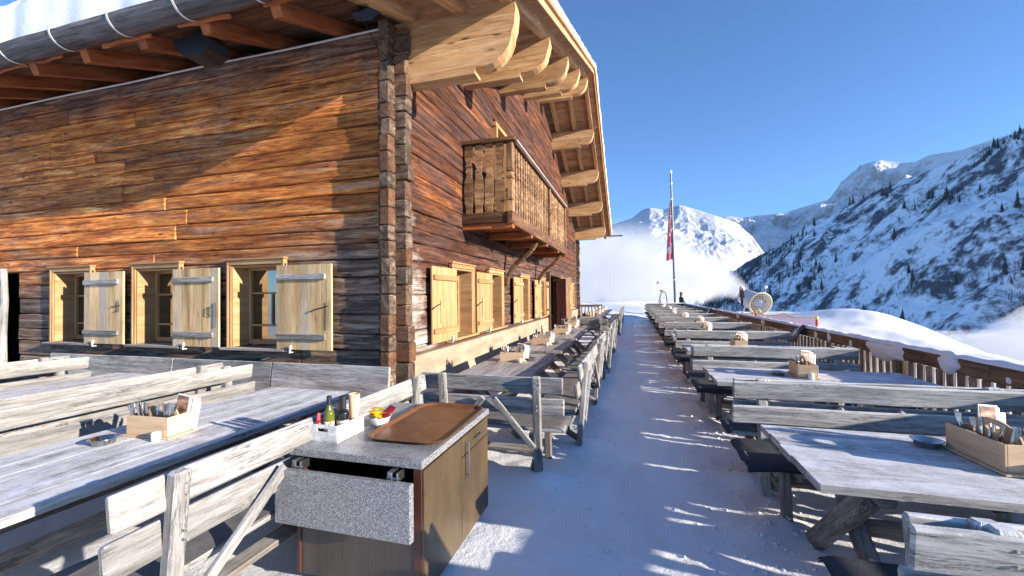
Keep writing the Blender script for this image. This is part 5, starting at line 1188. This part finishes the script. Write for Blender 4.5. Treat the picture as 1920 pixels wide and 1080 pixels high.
# dark blankets hanging over the rail
for k, y in enumerate((9.6, 19.6)):
    mb = MB()
    mb.grid(lambda u, v: (3.25 - .02 - .20 * v * (1 - v) - .10 * v, y + (u - .5) * .42 + .14 * v, 1.0 - .30 * v + .02 * math.sin(u * 7) + (.06 * (1 - abs(u - .3) * 2)) * (1 - v)), 12, 10)
    mb.grid(lambda u, v: (3.235 - .02 - .20 * v * (1 - v) - .10 * v, y + (.5 - u) * .42 + .14 * v, 1.0 - .30 * v + .02 * math.sin((1 - u) * 7) + (.06 * (1 - abs(.7 - u) * 2)) * (1 - v)), 12, 10)
    tag(mb.build('sign_board', plain('blue_black_panel', (.04, .06, .12), .25), smooth=True), ['dark blue lantern-like panel hanging on the fence behind the fourth table', 'small dark blue panel hanging on the far part of the fence'][k], 'panel', 'dark panels hanging on the fence')
# flagpole and flag
FX, FY = 2.92, 31.5
t = thing('flagpole', 'tall grey metal flagpole standing beyond the far end of the terrace', 'flagpole', (FX, FY, 0), world=True)
mb = MB(); mb.tube([(FX, FY, -.2), (FX - .08, FY, 5.5), (FX - .16, FY, 10.25)], [.085, .075, .055], 12); mb.build('pole', plain('grey_pole', (.16, .165, .175), .4, .5), t)
mb = MB()
for z in (2.6, 6.2, 8.3, 9.4): mb.tube([(FX - .085 - .017 * (z - 5.5), FY, z), (FX - .085 - .017 * (z - 5.5), FY, z + .08)], .09, 10)
mb.tube([(FX - .16, FY, 10.2), (FX - .16, FY, 10.35)], .075, 10); mb.build('clamp', wht, t)
t = thing('feather_flag', 'narrow red flag with white lettering and round mountain emblem hanging from the pole', 'flag', (FX - .1, FY, 3.6), world=True)
def fpt(u, v, d=0):
    z = 8.25 - 4.15 * v; xr = FX - .08 - .017 * (z - 5.5) - .06; wd = .06 + .38 * v ** .8
    return Vector((xr - wd * (1 - u), FY + .05 * math.sin(u * 5 + v * 2.5) - d, z - .12 * (1 - u) * 1))
mb = MB(); mb.grid(lambda u, v: fpt(u, v), 8, 40); mb.grid(lambda u, v: fpt(1 - u, v, -.006), 8, 40); mb.build('cloth', plain('red_flag_cloth', (.88, .16, .20), .7), t, smooth=True)
mb = MB()
def stroke(pts, r=.02): mb.tube([fpt(u, v, .02) for u, v in pts], r, 5)
for k, v0 in enumerate((.10, .17, .245, .32, .40, .475, .545)):
    a, b = .35, .80; h_ = .045
    if k % 3 == 0: stroke([(a, v0), (b, v0)]); stroke([(a, v0 + h_), (b, v0 + h_)]); stroke([(.5, v0), (.5, v0 + h_)])
    elif k % 3 == 1: stroke([(a, v0 + h_), (b, v0 + h_ / 2), (a, v0)])
    else: stroke([(a, v0), (b, v0), (b, v0 + h_)]); stroke([(a, v0 + h_), (b, v0 + h_)])
mb.build('lettering', M['paper'], t)
mb = MB(); mb.tube([fpt(.5 + .36 * math.cos(a), .80 + .085 * math.sin(a), .02) for a in [rad(-100 + 220 * k / 20) for k in range(21)]], .022, 5)
pp = [fpt(u, v, .025) for u, v in ((.12, .80), (.30, .775), (.42, .79), (.55, .765), (.62, .80), (.55, .84), (.32, .885), (.14, .86))]; b = mb._a(pp); mb.face(tuple(b + k for k in range(8)), [(0, 0)] * 8, .5); mb.build('emblem', M['paper'], t)
# arch frame with orange lamp, pennant, extinguisher, bystander
t = thing('hose_arch', 'black metal arch with an orange lamp box on top beyond the right fence end', 'arch frame', (2.10, 31.6, 0), world=True)
x, y = 2.10, 31.6
mb = MB(); mb.tube([(x - .28, y, -.1), (x - .26, y, 1.1), (x - .18, y, 1.5), (x - .08, y, 1.75), (x + .08, y, 1.79), (x + .19, y, 1.74), (x + .24, y, 1.45), (x + .28, y, 1.0), (x + .29, y, -.1)], .03, 8); mb.tube([(x - .22, y, 1.38), (x + .25, y, 1.38)], .008, 5); mb.build('frame', M['iron'], t)
mb = MB(); mb.beam((x - .12, y, 1.88), (x + .04, y, 1.88), .14, .13, (0, 0, 1), .02); mb.build('lamp_box', plain('orange_plastic', (.75, .25, .02), .4), t); mb = MB(); mb.tube([(x - .13, y, 1.86), (x - .20, y, 1.88)], .06, 8); mb.build('lamp_head', M['black'], t)
t = thing('red_pennant', 'tiny red pennant on a thin wire above the arch', 'pennant', (x - .3, y + .3, 0), world=True)
mb = MB(); mb.tube([(x - .1, y + .3, 0), (x - .12, y + .3, 1.75), (x - .3, y + .3, 2.5)], .008, 5); mb.build('rod', M['galv'], t); mb = MB(); mb.prism([(0, 0), (.17, .16), (.02, .22)], (x - .38, y + .3, 2.33), (1, 0, 0), (0, 0, 1), (0, 1, 0), .01); mb.build('flag', plain('red_pennant_cloth', (.55, .02, .05), .6), t)
mb = MB(); mb.lathe([(.07, 0), (.085, .02), (.085, .45), (.05, .52), (.025, .55), (.02, .66)], (0, 0, 0), 12); o = mb.build('red_canister', plain('red_paint', (.55, .03, .03), .35), smooth=True); o.location = (x - .15, y, .55); tag(o, 'upright red canister under the black arch', 'canister')
mb = MB(); mb.box((0, 0, -.3), (.5, .4, .6)); o = mb.build('snow_block', M['snows']); o.location = (x - .10, y + .02, .55); tag(o, 'block of snow carrying the red canister', 'snow block')
# bystander in a dark jacket
def person(loc, rz):
    mb = bpy.data.meshes.new('person'); 
    V = [(0, 0, .95), (0, 0, 1.12), (0, .01, 1.32), (0, .02, 1.46), (0, .02, 1.54), (0, 0, 1.62), (0, 0, 1.74), (-.19, .01, 1.42), (-.27, -.04, 1.18), (-.14, -.20, 1.08), (-.08, -.26, 1.09), (.19, .01, 1.42), (.28, -.02, 1.17), (.20, -.16, .98), (.18, -.22, .94), (-.10, 0, .88), (-.11, -.02, .50), (-.12, .02, .10), (-.12, -.13, .05), (.10, 0, .88), (.12, -.01, .50), (.13, .02, .10), (.14, -.13, .05)]
    E_ = [(0, 1), (1, 2), (2, 3), (3, 4), (4, 5), (5, 6), (2, 7), (7, 8), (8, 9), (9, 10), (2, 11), (11, 12), (12, 13), (13, 14), (0, 15), (15, 16), (16, 17), (17, 18), (0, 19), (19, 20), (20, 21), (21, 22)]
    Rr = [.16, .16, .17, .09, .06, .095, .08, .075, .055, .042, .035, .075, .055, .042, .035, .10, .07, .055, .04, .10, .07, .055, .04]
    mb.from_pydata(V, E_, []); mb.update(); o = bpy.data.objects.new('person', mb); sc.collection.objects.link(o)
    sk = o.modifiers.new('skin', 'SKIN'); sv = mb.skin_vertices[0].data
    for i, r in enumerate(Rr): sv[i].radius = (r, r * (.72 if i < 3 else 1))
    sv[0].use_root = True; ss = o.modifiers.new('sub', 'SUBSURF'); ss.levels = 2; ss.render_levels = 2
    mb.materials.append(plain('dark_jacket', (.02, .024, .035), .7)); o.location = loc; o.rotation_euler = (0, 0, rz)
    m2 = MB(); m2.lathe([(.086, 1.655), (.103, 1.68), (.105, 1.73), (.085, 1.79), (.04, 1.825)], (0, 0, 0), 16); h_ = m2.build('cap', plain('grey_cap', (.10, .10, .11), .8), o, smooth=True)
    m2 = MB(); m2.lathe([(.035, 1.55), (.068, 1.575), (.080, 1.62), (.082, 1.66)], (0, -.025, 0), 14); m2.tube([(0, -.095, 1.64), (0, -.125, 1.615), (0, -.10, 1.605)], [.01, .018, .008], 6); m2.build('face', plain('skin', (.55, .34, .25), .5), o, smooth=True)
    return o
o = person((3.33, 31.7, -.05), 1.9); tag(o, 'person in a dark jacket and cap standing beyond the fence beside the flagpole', 'person')
